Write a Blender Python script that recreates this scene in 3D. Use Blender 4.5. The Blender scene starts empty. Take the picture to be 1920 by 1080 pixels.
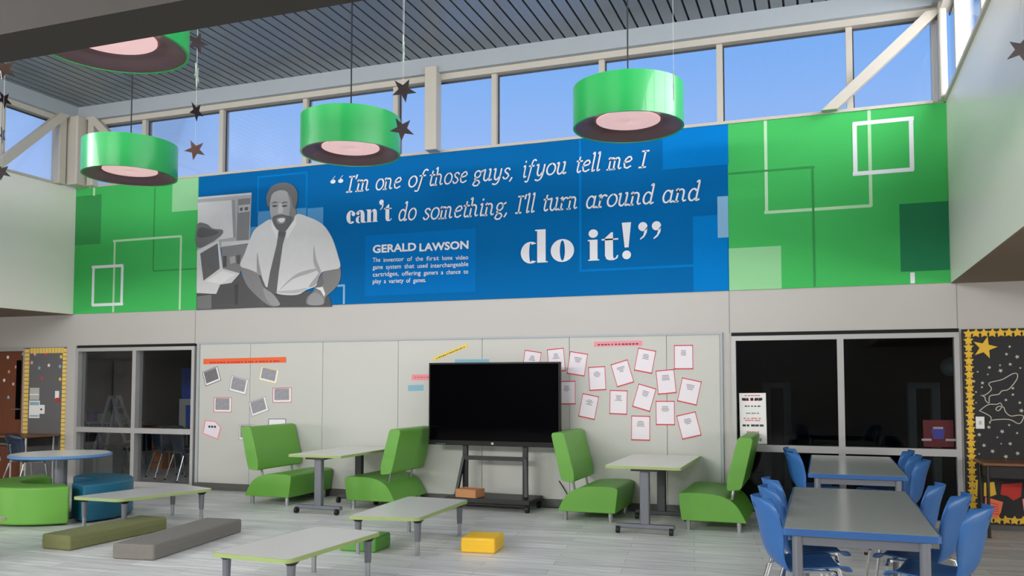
import bpy, bmesh, math, random
from mathutils import Vector, Matrix
random.seed(7)
R = math.radians
SC = bpy.context.scene
COL = SC.collection

# ------------------------------------------------------------------ camera
F, PX, PY, H = 1605.0, 960.0, 637.0, 1.57
PITCH, YAW = R(2.92), R(19.9)
FWD = Vector((-math.sin(YAW)*math.cos(PITCH), math.cos(YAW)*math.cos(PITCH), math.sin(PITCH)))
RGT = Vector((math.cos(YAW), math.sin(YAW), 0))
UP = RGT.cross(FWD)
CAMP = Vector((0, 0, H))
cd = bpy.data.cameras.new('camera')
cd.sensor_fit = 'HORIZONTAL'; cd.sensor_width = 36.0
cd.lens = F/1920*36; cd.shift_y = (PY-540)/1920; cd.clip_start = 0.05; cd.clip_end = 200
cam = bpy.data.objects.new('camera', cd); COL.objects.link(cam)
m3 = Matrix((RGT, UP, -FWD)).transposed()
cam.matrix_world = Matrix.Translation(CAMP) @ m3.to_4x4()
SC.camera = cam

def ray(x, y): return FWD + RGT*((x-PX)/F) - UP*((y-PY)/F)
def pg(x, y, z=0.0):
    d = ray(x, y); return CAMP + d*((z-H)/d.z)
W = 10.475                       # the mural wall
def pw(x, y, Y=W):
    d = ray(x, y); return CAMP + d*(Y/d.y)

# ------------------------------------------------------------------ light
SC.view_settings.view_transform = 'Standard'
SC.view_settings.look = 'None'
SC.view_settings.exposure = -0.24
SC.view_settings.gamma = 1.0
SC.view_settings.use_curve_mapping = False
wd = bpy.data.worlds.new('sky'); SC.world = wd; wd.use_nodes = True
nt = wd.node_tree; nt.nodes.clear()
o_ = nt.nodes.new('ShaderNodeOutputWorld'); b_ = nt.nodes.new('ShaderNodeBackground')
tc = nt.nodes.new('ShaderNodeTexCoord'); sx = nt.nodes.new('ShaderNodeSeparateXYZ')
rp = nt.nodes.new('ShaderNodeValToRGB')
rp.color_ramp.elements[0].position = 0.18; rp.color_ramp.elements[0].color = (0.42, 0.57, 0.92, 1)
rp.color_ramp.elements[1].position = 0.36; rp.color_ramp.elements[1].color = (0.22, 0.45, 0.90, 1)
nt.links.new(tc.outputs['Generated'], sx.inputs[0]); nt.links.new(sx.outputs['Z'], rp.inputs[0])
nt.links.new(rp.outputs[0], b_.inputs[0]); nt.links.new(b_.outputs[0], o_.inputs[0])
b_.inputs[1].default_value = 1.2

def area(name, loc, target, sxx, syy, power, col):
    l = bpy.data.lights.new(name, 'AREA'); l.shape = 'RECTANGLE'; l.size = sxx; l.size_y = syy
    l.energy = power; l.color = col
    o = bpy.data.objects.new(name, l); COL.objects.link(o); o.location = loc
    d = Vector(target)-Vector(loc); o.rotation_euler = d.to_track_quat('-Z', 'Y').to_euler()
    return o
XL, XR = -11.266, 1.35           # bulkheads either side of the tall hall
YR = -7.0                        # rear wall behind the camera
SOF, SILL, HEAD, CEIL = 2.675, 4.70, 5.685, 5.985
# daylight through the clerestory strips the picture does not show (rear and the two sides)
area('daylight_rear', (-7.0, YR-0.2, 5.15), (-7.2, 4.0, 2.2), 8.3, 1.1, 1250, (1.0, 0.97, 0.93))
area('daylight_right', (XR+0.55, 2.2, 5.25), (-6.0, 2.2, 2.6), 15.8, 1.1, 820, (1.0, 0.98, 0.96))
area('daylight_left', (XL-0.55, -0.1, 5.25), (-4.0, -0.1, 2.6), 13.0, 1.1, 950, (1.0, 0.98, 0.96))

# added fill lamps out of view, brightening soffits, floor and lower wall
area('fill_aisle_right', (6.40, 1.0, 1.45), (0.0, 1.0, 1.2), 12.0, 1.3, 400, (1.0, 0.95, 0.88))
area('fill_aisle_left', (-16.9, -3.6, 1.45), (-10.8, 8.0, 1.7), 5.6, 1.3, 640, (1.0, 0.95, 0.88))

# ------------------------------------------------------------------ materials
MATS = {}
def mat(name, c, rough=0.5, metal=0.0, var=0.06, scale=6.0, bump=0.0, bscale=60.0, spec=0.5, emit=None, es=1.0, stretch=(1,1,1), coat=0.0):
    if name in MATS: return MATS[name]
    m = bpy.data.materials.new(name); m.use_nodes = True
    n = m.node_tree.nodes; L = m.node_tree.links
    b = n['Principled BSDF']
    c4 = (*[((v/255)/12.92 if v/255 <= .04045 else ((v/255+.055)/1.055)**2.4) for v in c], 1)
    b.inputs['Roughness'].default_value = rough; b.inputs['Metallic'].default_value = metal
    b.inputs['Specular IOR Level'].default_value = spec
    b.inputs['Coat Weight'].default_value = coat
    t = n.new('ShaderNodeTexCoord'); mp = n.new('ShaderNodeMapping'); mp.inputs['Scale'].default_value = stretch
    nz = n.new('ShaderNodeTexNoise'); nz.inputs['Scale'].default_value = scale; nz.inputs['Detail'].default_value = 3
    L.new(t.outputs['Object'], mp.inputs[0]); L.new(mp.outputs[0], nz.inputs['Vector'])
    mr = n.new('ShaderNodeMapRange'); mr.inputs['To Min'].default_value = 1-var; mr.inputs['To Max'].default_value = 1+var
    L.new(nz.outputs['Fac'], mr.inputs[0])
    mx = n.new('ShaderNodeVectorMath'); mx.operation = 'SCALE'; mx.inputs[0].default_value = c4[:3]
    L.new(mr.outputs[0], mx.inputs['Scale']); L.new(mx.outputs[0], b.inputs['Base Color'])
    if bump:
        n2 = n.new('ShaderNodeTexNoise'); n2.inputs['Scale'].default_value = bscale; n2.inputs['Detail'].default_value = 4
        L.new(t.outputs['Object'], n2.inputs['Vector'])
        bp = n.new('ShaderNodeBump'); bp.inputs['Strength'].default_value = bump; bp.inputs['Distance'].default_value = 0.01
        L.new(n2.outputs['Fac'], bp.inputs['Height']); L.new(bp.outputs[0], b.inputs['Normal'])
    if emit:
        b.inputs['Emission Color'].default_value = (*emit, 1); b.inputs['Emission Strength'].default_value = es
    MATS[name] = m; return m

def glass(name, tint, refl):
    if name in MATS: return MATS[name]
    m = bpy.data.materials.new(name); m.use_nodes = True
    n = m.node_tree.nodes; L = m.node_tree.links
    n.remove(n['Principled BSDF'])
    tr = n.new('ShaderNodeBsdfTransparent'); tr.inputs[0].default_value = (*tint, 1)
    gl = n.new('ShaderNodeBsdfGlossy'); gl.inputs['Roughness'].default_value = 0.02
    fr = n.new('ShaderNodeFresnel'); fr.inputs[0].default_value = 1.45
    ml = n.new('ShaderNodeMath'); ml.operation = 'MULTIPLY'; ml.inputs[1].default_value = refl
    mx = n.new('ShaderNodeMixShader'); L.new(fr.outputs[0], ml.inputs[0]); L.new(ml.outputs[0], mx.inputs[0])
    L.new(tr.outputs[0], mx.inputs[1]); L.new(gl.outputs[0], mx.inputs[2])
    L.new(mx.outputs[0], n['Material Output'].inputs[0])
    MATS[name] = m; return m

M = dict(
    wall=mat('white_wall_paint', (188, 185, 182), .45, var=.012, scale=1.5, bump=.05, bscale=220),
    bulk=mat('bulkhead_satin_paint', (234, 231, 224), .30, var=.012, scale=1.2),
    soffit=mat('soffit_paint', (124, 108, 90), .7, var=.03),
    beige=mat('beige_steel_paint', (196, 189, 177), .45, var=.02),
    fascia=mat('fascia_grey_metal', (168, 176, 182), .45, var=.03),
    alu=mat('silver_window_frame', (178, 178, 178), .4, metal=.25, var=.03),
    deck=mat('grey_metal_ceiling', (142, 147, 154), .34, metal=.35, var=.05, scale=2),
    deckgap=mat('dark_ceiling_gap', (38, 38, 42), .8),
    beam=mat('dark_brown_beam', (52, 47, 42), .7, var=.08),
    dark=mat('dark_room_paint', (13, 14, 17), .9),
    board=mat('whiteboard_enamel', (198, 199, 194), .5, var=.01, scale=1),
    base=mat('dark_vinyl_base', (92, 92, 90), .5),
    joint=mat('panel_joint_grey', (150, 148, 146), .7),  # grey of the thin joints between wall panels
    slot=mat('black_gap', (14, 14, 15), .8),
    steel=mat('brushed_steel', (170, 172, 176), .3, metal=.8),
    chrome=mat('chrome_tube', (215, 215, 215), .15, metal=1.0, var=.01),
    leg=mat('grey_powder_leg', (112, 116, 124), .42, metal=.3),
    darkleg=mat('charcoal_leg', (58, 60, 64), .5),
    black=mat('black_powder_steel', (18, 19, 21), .45),
    caster=mat('black_rubber', (16, 16, 17), .6),
    lgreen=mat('lime_vinyl', (100, 164, 60), .42, var=.04, scale=3, bump=.04, bscale=120),
    teal=mat('teal_vinyl', (20, 100, 130), .45, var=.04, scale=3),
    olive=mat('olive_fabric', (118, 122, 78), .9, var=.08, scale=40, bump=.2, bscale=300),
    gfab=mat('grey_fabric', (126, 122, 116), .9, var=.08, scale=40, bump=.2, bscale=300),
    yellow=mat('yellow_vinyl', (246, 196, 42), .5, var=.03),
    gcush=mat('green_cushion_vinyl', (92, 160, 66), .5, var=.03),
    ltop=mat('light_laminate', (205, 205, 203), .28, var=.02, scale=60),
    wtop=mat('white_laminate', (228, 228, 222), .25, var=.015, scale=60),
    gtop=mat('grey_laminate', (180, 184, 182), .2, var=.03, scale=90),
    gedge=mat('pale_green_edge', (158, 178, 112), .5),
    bedge=mat('blue_edge', (42, 92, 156), .45),
    bedge_lit=mat('lit_blue_edge', (92, 136, 188), .45),  # blue edge lightened to carry the pale light on the round table
    bchair=mat('blue_plastic', (48, 104, 170), .38, var=.03),
    navy=mat('navy_plastic', (28, 44, 66), .4),
    drum=mat('green_drum_enamel', (42, 186, 92), .28, var=.02, coat=.3),
    lining=mat('mauve_lamp_lining', (92, 72, 78), .4),
    diff=mat('pink_diffuser', (240, 205, 206), .5, emit=(1, .62, .62), es=.55),
    cable=mat('black_cable', (40, 40, 44), .5),
    thread=mat('white_thread', (215, 215, 215), .6),
    bstar=mat('dark_foil_star', (38, 24, 25), .35, metal=.3),
    rstar=mat('copper_foil_star', (104, 74, 66), .35, metal=.4),
    wstar=mat('pale_foil_star', (205, 225, 205), .3, metal=.2),
    wood=mat('red_brown_door_wood', (112, 62, 36), .4, var=.18, scale=5, stretch=(6, 6, .5)),
    dwood=mat('desk_wood', (122, 82, 56), .4, var=.15, scale=6, stretch=(1, 6, 6)),
    gpin=mat('grey_pinboard_fabric', (104, 104, 106), .95, var=.05, scale=80),
    bpin=mat('black_pinboard_paper', (50, 50, 52), .9, var=.05, scale=30),
    gold=mat('gold_paper', (232, 186, 52), .6, var=.05),
    cream=mat('cream_gold_paper', (240, 206, 108), .6, var=.05),
    chalk=mat('chalk_white', (196, 194, 180), .9),
    white=mat('white_paper', (240, 240, 240), .7, var=.01),
    lilac=mat('lilac_white_paper', (236, 230, 238), .7, var=.01),
    red=mat('red_paper', (214, 62, 78), .7),
    pink=mat('pink_paper', (240, 150, 160), .7),
    rose=mat('pale_pink_paper', (236, 176, 184), .7),
    orange=mat('orange_paper', (240, 104, 52), .7),
    coral=mat('coral_paper', (250, 128, 92), .7),
    dred=mat('deep_red_paper', (196, 52, 44), .7),
    ylw=mat('yellow_paper', (236, 208, 92), .7),
    lblue=mat('light_blue_paper', (136, 184, 204), .7),
    photo=mat('grey_photo_print', (150, 150, 158), .5, var=.35, scale=30),
    photod=mat('dark_photo_print', (112, 112, 116), .5, var=.35, scale=30),
    ink=mat('grey_ink', (150, 146, 154), .8),
    dink=mat('dark_ink', (60, 58, 62), .8),
    rink=mat('red_ink', (214, 110, 110), .8),
    screen=mat('black_screen_glass', (2, 2, 4), .06, var=0, spec=.06),
    bezel=mat('black_bezel', (7, 8, 10), .4, spec=.25),
    card=mat('cardboard', (188, 134, 90), .85, var=.05),
    rsign=mat('dark_red_sign', (80, 10, 20), .7),
    nsign=mat('navy_sign_print', (44, 44, 130), .5),
    blueb=mat('bright_blue_board', (22, 78, 190), .6),
    cab=mat('pale_grey_cabinet', (190, 194, 188), .5),
    owood=mat('orange_wood', (180, 106, 52), .5, var=.1),
    mg=mat('mural_green', (72, 188, 98), .62, var=.03, scale=.8, spec=.06),
    mgd=mat('mural_dark_green', (62, 152, 84), .62, var=.02, spec=.06),
    mgx=mat('mural_deep_green', (44, 128, 86), .62, var=.02, spec=.06),
    mgl=mat('mural_pale_green', (152, 214, 158), .62, var=.02, spec=.06),
    mgo=mat('mural_pale_green_line', (188, 228, 186), .62, var=.02, spec=.06),
    mb=mat('mural_blue', (0, 104, 172), .62, var=.03, scale=.8, spec=.06),
    mbl=mat('mural_light_blue', (0, 124, 204), .62, var=.02, spec=.06),
    mbk=mat('mural_caption_blue', (0, 114, 192), .62, var=.02, spec=.06),
    mbp=mat('mural_pale_blue', (138, 184, 220), .62, var=.02, spec=.06),
    mbs=mat('mural_soft_blue', (84, 148, 200), .62, var=.02, spec=.06),
    mw=mat('mural_white', (236, 238, 244), .62, var=.01, spec=.06),
)
def grey(v): return mat('print_grey_%d' % v, (v, v, v+2), .45, var=.05, scale=9)
GLASS = glass('clear_glass', (.97, .98, 1.0), .35)
GLASSD = glass('clear_room_glass', (.94, .95, .95), .22)
GLASST = glass('tinted_room_glass', (.5, .54, .56), .5)

# floor: grey streaked planks
def floor_mat():
    m = bpy.data.materials.new('grey_plank_floor'); m.use_nodes = True
    n = m.node_tree.nodes; L = m.node_tree.links; b = n['Principled BSDF']
    t = n.new('ShaderNodeTexCoord')
    mp = n.new('ShaderNodeMapping'); mp.inputs['Scale'].default_value = (.55, 7.5, 1)
    mp.inputs['Rotation'].default_value = (0, 0, R(-8))
    L.new(t.outputs['Object'], mp.inputs[0])
    n1 = n.new('ShaderNodeTexNoise'); n1.inputs['Scale'].default_value = 2.2; n1.inputs['Detail'].default_value = 8; n1.inputs['Roughness'].default_value = .65
    L.new(mp.outputs[0], n1.inputs['Vector'])
    mp2 = n.new('ShaderNodeMapping'); mp2.inputs['Rotation'].default_value = (0, 0, R(-8)); L.new(t.outputs['Object'], mp2.inputs[0])
    br = n.new('ShaderNodeTexBrick'); br.inputs['Scale'].default_value = 1.0
    br.inputs['Brick Width'].default_value = 1.2; br.inputs['Row Height'].default_value = .19
    br.inputs['Mortar Size'].default_value = .003; br.inputs['Color1'].default_value = (.86, .86, .86, 1); br.inputs['Color2'].default_value = (1.08, 1.08, 1.08, 1)
    br.inputs['Mortar'].default_value = (.62, .62, .62, 1); br.inputs['Bias'].default_value = 0
    L.new(mp2.outputs[0], br.inputs['Vector'])
    cr = n.new('ShaderNodeValToRGB')
    cr.color_ramp.elements[0].position = .3; cr.color_ramp.elements[0].color = (.50, .515, .515, 1)
    cr.color_ramp.elements[1].position = .72; cr.color_ramp.elements[1].color = (.93, .935, .91, 1)
    L.new(n1.outputs['Fac'], cr.inputs[0])
    mx = n.new('ShaderNodeMix'); mx.data_type = 'RGBA'; mx.blend_type = 'MULTIPLY'; mx.inputs[0].default_value = 1
    L.new(cr.outputs[0], mx.inputs[6]); L.new(br.outputs[0], mx.inputs[7]); L.new(mx.outputs[2], b.inputs['Base Color'])
    b.inputs['Roughness'].default_value = .42
    return m
M['floor'] = floor_mat()

# ------------------------------------------------------------------ mesh helpers
class MB:
    def __init__(s): s.v = []; s.f = []
    def box(s, x0, x1, y0, y1, z0, z1):
        k = len(s.v)
        s.v += [(x0,y0,z0),(x1,y0,z0),(x1,y1,z0),(x0,y1,z0),(x0,y0,z1),(x1,y0,z1),(x1,y1,z1),(x0,y1,z1)]
        s.f += [tuple(k+i for i in q) for q in ((3,2,1,0),(4,5,6,7),(0,1,5,4),(1,2,6,5),(2,3,7,6),(3,0,4,7))]
        return s
    def bar(s, p0, p1, w, h, up=(0,0,1)):
        p0, p1 = Vector(p0), Vector(p1); d = (p1-p0).normalized(); u = Vector(up)
        a = d.cross(u).normalized()*w/2; c = a.cross(d).normalized()*h/2
        k = len(s.v)
        for p in (p0, p1):
            for q in (-a-c, a-c, a+c, -a+c): s.v.append(tuple(p+q))
        s.f += [tuple(k+i for i in q) for q in ((3,2,1,0),(4,5,6,7),(0,1,5,4),(1,2,6,5),(2,3,7,6),(3,0,4,7))]
        return s
    def tube(s, pts, r, n=8, r1=None):
        pts = [Vector(p) for p in pts]; k0 = len(s.v)
        for i, p in enumerate(pts):
            d = (pts[min(i+1, len(pts)-1)]-pts[max(i-1, 0)]).normalized()
            u = Vector((0,0,1)) if abs(d.z) < .9 else Vector((1,0,0))
            a = d.cross(u).normalized(); c = a.cross(d)
            rr = r if r1 is None else r+(r1-r)*i/(len(pts)-1)
            for j in range(n):
                t = 2*math.pi*j/n; s.v.append(tuple(p+(a*math.cos(t)+c*math.sin(t))*rr))
        for i in range(len(pts)-1):
            for j in range(n):
                s.f.append((k0+i*n+j, k0+i*n+(j+1)%n, k0+(i+1)*n+(j+1)%n, k0+(i+1)*n+j))
        s.f.append(tuple(k0+j for j in range(n))[::-1]); e = k0+(len(pts)-1)*n
        s.f.append(tuple(e+j for j in range(n)))
        return s
    def prism(s, poly, z0, z1, T=None):
        """poly: list of (a,b); extruded from z0 to z1; T maps (a,b,c) to xyz"""
        T = T or (lambda a, b, c: (a, b, c)); k = len(s.v); n = len(poly)
        s.v += [T(a, b, z0) for a, b in poly]+[T(a, b, z1) for a, b in poly]
        s.f.append(tuple(range(k, k+n))[::-1]); s.f.append(tuple(range(k+n, k+2*n)))
        s.f += [(k+i, k+(i+1)%n, k+n+(i+1)%n, k+n+i) for i in range(n)]
        return s
    def lathe(s, prof, n=40, c=(0,0)):
        k = len(s.v)
        for r, z in prof:
            for j in range(n):
                t = 2*math.pi*j/n; s.v.append((c[0]+r*math.cos(t), c[1]+r*math.sin(t), z))
        for i in range(len(prof)-1):
            for j in range(n):
                s.f.append((k+i*n+j, k+i*n+(j+1)%n, k+(i+1)*n+(j+1)%n, k+(i+1)*n+j))
        return s
    def ring(s, outer, inner, z0, z1):
        n = len(outer); k = len(s.v)
        s.v += [(*p, z0) for p in outer]+[(*p, z1) for p in outer]+[(*p, z0) for p in inner]+[(*p, z1) for p in inner]
        for i in range(n):
            j = (i+1) % n
            s.f += [(k+i, k+j, k+n+j, k+n+i), (k+n+i, k+n+j, k+3*n+j, k+3*n+i), (k+2*n+j, k+2*n+i, k+3*n+i, k+3*n+j), (k+j, k+i, k+2*n+i, k+2*n+j)]
        return s
    def build(s, name, material, parent=None, bevel=0, seg=2, smooth=False, loc=None, fix=True):
        me = bpy.data.meshes.new(name); me.from_pydata([tuple(v) for v in s.v], [], s.f)
        if fix:
            bm = bmesh.new(); bm.from_mesh(me); bmesh.ops.recalc_face_normals(bm, faces=bm.faces); bm.to_mesh(me); bm.free()
        me.materials.append(material)
        o = bpy.data.objects.new(name, me); COL.objects.link(o)
        if parent is not None: o.parent = parent
        if loc is not None: o.location = loc
        if smooth:
            for p in me.polygons: p.use_smooth = True
        if bevel:
            b = o.modifiers.new('bevel', 'BEVEL'); b.width = bevel; b.segments = seg; b.limit_method = 'ANGLE'; b.angle_limit = R(35)
            if smooth: b.harden_normals = True
        return o
def box(x0, x1, y0, y1, z0, z1): return MB().box(x0, x1, y0, y1, z0, z1)

def tag(o, label=None, cat=None, group=None, kind=None):
    if label: o['label'] = label
    if cat: o['category'] = cat
    if group: o['group'] = group
    if kind: o['kind'] = kind
    return o
def thing(name, label, cat, loc=(0,0,0), rz=0.0, group=None):
    o = bpy.data.objects.new(name, None); COL.objects.link(o); o.empty_display_size = .1
    o.location = loc; o.rotation_euler = (0, 0, rz)
    return tag(o, label, cat, group)
def struct(name, mb, m, label=None, **k):
    return tag(mb.build(name, m, **k), label, None, None, 'structure')
def hub(name, label):                      # an Empty for a piece of the setting that has parts
    o = bpy.data.objects.new(name, None); COL.objects.link(o); return tag(o, label, None, None, 'structure')
def copy_tree(o, parent=None):
    c = o.copy(); COL.objects.link(c)
    if parent is not None: c.parent = parent
    for ch in list(o.children): copy_tree(ch, c)
    return c
def share(o, parent, loc=None, rz=None):    # a copy of one piece, sharing its mesh
    c = o.copy(); COL.objects.link(c); c.parent = parent
    if loc is not None: c.location = loc
    if rz is not None: c.rotation_euler = (0, 0, rz)
    return c
def rounded(poly, r, n=5):
    out = []; N = len(poly)
    for i in range(N):
        p = Vector(poly[i]); a = (Vector(poly[i-1])-p); b = (Vector(poly[(i+1) % N])-p)
        rr = min(r, a.length*.45, b.length*.45)
        p0 = p+a.normalized()*rr; p1 = p+b.normalized()*rr
        for k in range(n+1):
            t = k/n; out.append(tuple(p0*(1-t)**2+p*2*t*(1-t)+p1*t*t))
    return out
def inset(poly, d):
    out = []; N = len(poly); c = sum((Vector(p) for p in poly), Vector((0,0)))/N
    for i in range(N):
        e = Vector(poly[(i+1) % N])-Vector(poly[i-1]); nrm = Vector((-e.y, e.x)).normalized()
        p = Vector(poly[i])
        if (c-p).dot(nrm) < 0: nrm = -nrm
        out.append(tuple(p+nrm*d))
    return out
def catmull(pts, n=6, closed=False):
    P = [Vector(p) for p in pts]; out = []; N = len(P)
    if N < 3: return [tuple(p) for p in P]
    for i in range(N if closed else N-1):
        if closed: a, b, c, d = P[i-1], P[i], P[(i+1) % N], P[(i+2) % N]
        else: a, b, c, d = P[max(i-1, 0)], P[i], P[i+1], P[min(i+2, N-1)]
        for k in range(n):
            t = k/n
            out.append(tuple(.5*((2*b)+(c-a)*t+(2*a-5*b+4*c-d)*t*t+(3*b-a-3*c+d)*t**3)))
    if not closed: out.append(tuple(P[-1]))
    return out
def star_poly(r, r2=None, rot=0.0, n=5):
    r2 = r2 or r*.4
    return [((r if i % 2 == 0 else r2)*math.sin(rot+math.pi*i/n), (r if i % 2 == 0 else r2)*math.cos(rot+math.pi*i/n)) for i in range(2*n)]
def wallT(x0=0, z0=0, y0=W):               # prism mapping for flat things on the mural wall; c runs out into the room
    return lambda a, b, c: (x0+a, y0-c, z0+b)

# ================================================================== the setting
XW0, XW1 = -17.0, 6.5
struct('floor', box(XW0, XW1, YR-.2, W+6.2, -.12, 0), M['floor'])
# back wall with the two interior windows and the door cut out of it
LW = (-11.235, -8.83); RW = (-1.01, 1.415); WT = 2.165; DR = (-13.25, -12.30)
wb = MB()
wb.box(XW0, XW1, W, W+.2, WT, SOF)
wb.box(XL-.25, XR+.25, W, W+.2, SOF, SILL)
wb.box(XW0, DR[0], W, W+.2, 0, WT); wb.box(DR[1], LW[0], W, W+.2, 0, WT)
wb.box(LW[1], RW[0], W, W+.2, 0, WT); wb.box(RW[1], XW1, W, W+.2, 0, WT)
struct('wall_back', wb, M['wall'])
struct('wall_left', box(XL-.25, XL, YR, W, SOF, SILL), M['bulk'], 'white bulkhead wall under the clerestory')
struct('wall_right', box(XR, XR+.25, YR, W, SOF, SILL), M['bulk'], 'satin white bulkhead wall beside the mural')
struct('wall_rear', MB().box(XW0, XW1, YR-.2, YR, 0, SOF).box(XL-.25, XR+.25, YR-.2, YR, SOF, SILL-.1).box(XL-.25, XR+.25, YR-.2, YR, HEAD, CEIL+.1), M['wall'])
for i_, xx_ in ((6, XW1-.06), (7, XW0+.02)):  # bare frames added around the unseen aisle fill lamps, no wall openings
    h_ = hub('window_%d' % i_, 'added frame around an aisle fill lamp')
    for y_ in (-5.05, -2.0, 1.0, 4.0, 7.05): box(xx_, xx_+.04, y_-.03, y_+.03, .78, 2.12).build('mullion', M['alu'], h_)
    for z_ in (.76, 2.12): box(xx_, xx_+.04, -5.1, 7.1, z_, z_+.04).build('rail', M['alu'], h_)
struct('wall_outer_left', box(XW0-.2, XW0, YR-.2, W+.2, 0, SOF+.2), M['wall'])
struct('wall_outer_right', box(XW1, XW1+.2, YR-.2, W+.2, 0, SOF+.2), M['wall'])
struct('ceiling_left', box(XW0, XL-.002, YR, W-.002, SOF-.005, SOF+.15), M['soffit'])
struct('ceiling_right', box(XR+.002, XW1, YR, W-.002, SOF-.005, SOF+.15), M['soffit'])
# tall ceiling: a dark slab with linear metal planks hung below it
ce = hub('ceiling', 'grey linear metal plank ceiling with dark seams')
box(XL-.4, XR+.4, YR-.3, W+.3, CEIL+.02, CEIL+.2).build('backing', M['deckgap'], ce)
PITCHX = .157; x = -5.06-PITCHX*39
pl = None
while x < XR+.3:
    if pl is None:
        pl = box(.013, PITCHX-.013, YR-.2, W+.1, 0, .018).build('plank', M['deck'], ce, loc=(x, 0, CEIL))
    else: share(pl, ce, (x, 0, CEIL))
    x += PITCHX
# fascias under the ceiling
fb = hub('trim_1', 'grey fascia and beige head rail above the clerestory windows')
box(XL, XR, W-.14, W+.1, 5.765, CEIL).build('fascia', M['fascia'], fb)
box(XL, XR, W-.06, W+.1, HEAD, 5.765).build('head_rail', M['beige'], fb)
box(XL-.1, XL+.14, YR, W-.14, 5.765, CEIL).build('fascia', M['fascia'], fb)
box(XL-.1, XL+.06, YR, W-.06, HEAD, 5.765).build('head_rail', M['beige'], fb)
box(XR-.14, XR+.1, YR, W-.14, 5.765, CEIL).build('fascia', M['fascia'], fb)
box(XR-.06, XR+.1, YR, W-.06, HEAD, 5.765).build('head_rail', M['beige'], fb)
# clerestory glazing
def clerestory(name, label, along, cuts, fixed, side):
    h = hub(name, label)
    def bx(a0, a1, d0, d1, z0, z1):
        if along == 'x': return box(a0, a1, fixed+min(d0*side, d1*side), fixed+max(d0*side, d1*side), z0, z1)
        return box(fixed+min(d0*side, d1*side), fixed+max(d0*side, d1*side), a0, a1, z0, z1)
    bx(cuts[0], cuts[-1], -.03, .12, SILL-.005, SILL+.03).build('sill', M['beige'], h)
    for i, c in enumerate(cuts):
        if 0 < i < len(cuts)-1: bx(c-.035, c+.035, -.02, .12, SILL+.03, HEAD).build('mullion', M['beige'], h)
    for a, b in zip(cuts[:-1], cuts[1:]):
        bx(a, b, .060, .068, SILL+.02, HEAD+.02).build('pane', GLASS, h)
        # thin dark gasket under the head and beside each mullion
        bx(a+.035, b-.035, .045, .06, HEAD-.022, HEAD).build('gasket', M['darkleg'], h)
        bx(a+.035, a+.05, .045, .06, SILL+.03, HEAD-.022).build('gasket', M['darkleg'], h)
    return h
MU = [-9.907+1.4665*i for i in range(8)]
clerestory('window_1', 'long clerestory strip of panes above the mural', 'x', [XL]+MU+[XR], W, 1)
ycuts = [W-.1-1.4665*i for i in range(12)]+[YR]
clerestory('window_2', 'clerestory strip over the white side bulkhead by the brace', 'y', sorted([W-.3, W-.3-1.06]+[W-1.36-1.4665*i for i in range(1, 11)]+[YR]), XL, -1)
clerestory('window_3', 'clerestory strip over the bulkhead next to the dark green mural end', 'y', sorted([W]+[W-.9-1.4665*i for i in range(0, 11)]+[YR]), XR, 1)
# steel columns and diagonal braces
tag(box(-4.975, -4.800, W-.20, W-.03, SILL, 5.84).build('column', M['beige'], bevel=.01), 'beige square steel column rising between the clerestory panes', kind='structure')
cc = hub('column', 'beige corner posts where the two clerestory strips meet')
box(XL+.0, XL+.30, W-.30, W-.0, SILL, 5.80).build('post', M['beige'], cc, bevel=.02)
box(XL-.05, XL+.12, W-.46, W-.33, SILL, 5.78).build('post', M['beige'], cc, bevel=.01)
box(XL+.34, XL+.46, W-.14, W-.02, SILL, 5.78).build('post', M['beige'], cc, bevel=.01)
c2 = hub('column', 'grey beige corner posts at the sunlit end of the clerestory')
box(1.215, 1.265, W-.05, W+.1, SILL, 5.78).build('post', M['alu'], c2)
box(1.272, XR, W-.22, W-.0, SILL, 5.78).build('post', M['beige'], c2, bevel=.02)
def brace(x0, x1, z0, z1, label, along):
    hw = .085; q = [(x0-hw, z0), (x0+hw, z0), (x1+hw, z1), (x1-hw, z1)]
    T = (lambda a, b, c: (a, W-c, b)) if along == 'x' else (lambda a, b, c: (XL+c, a, b))
    tag(MB().prism(q, .06, .16, T).build('diagonal_brace', M['beige']), label, kind='structure')
brace(.13, 1.24, SILL+.004, 5.70, 'beige diagonal steel brace in front of the clerestory near the grey corner posts', 'x')
brace(-9.66, -10.86, SILL+.004, 5.80, 'beige diagonal steel brace partly behind a green pendant lamp', 'x')
brace(8.95, 10.08, SILL+.004, 5.80, 'beige diagonal steel brace above the side bulkhead wall', 'y')
# dark beam spanning the hall
struct('trim_2', box(XL, XR, 3.92, 4.28, 3.79, 4.40), M['beam'], 'dark brown beam crossing the hall in front of a pendant lamp')
# panel joints in the white band over the boards and windows
for i, x in enumerate((-8.865, -1.03, 1.405)):
    struct('trim_%d' % (3+i), box(x-.004, x+.004, W-.003, W+.01, WT, SOF), M['joint'], 'thin vertical joint in the white wall band')
struct('baseboard_back', MB().box(LW[1], RW[0], W-.012, W, 0, .10), M['base'])
struct('baseboard_right', MB().box(RW[1], XW1, W-.012, W, 0, .09), M['base'])

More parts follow.
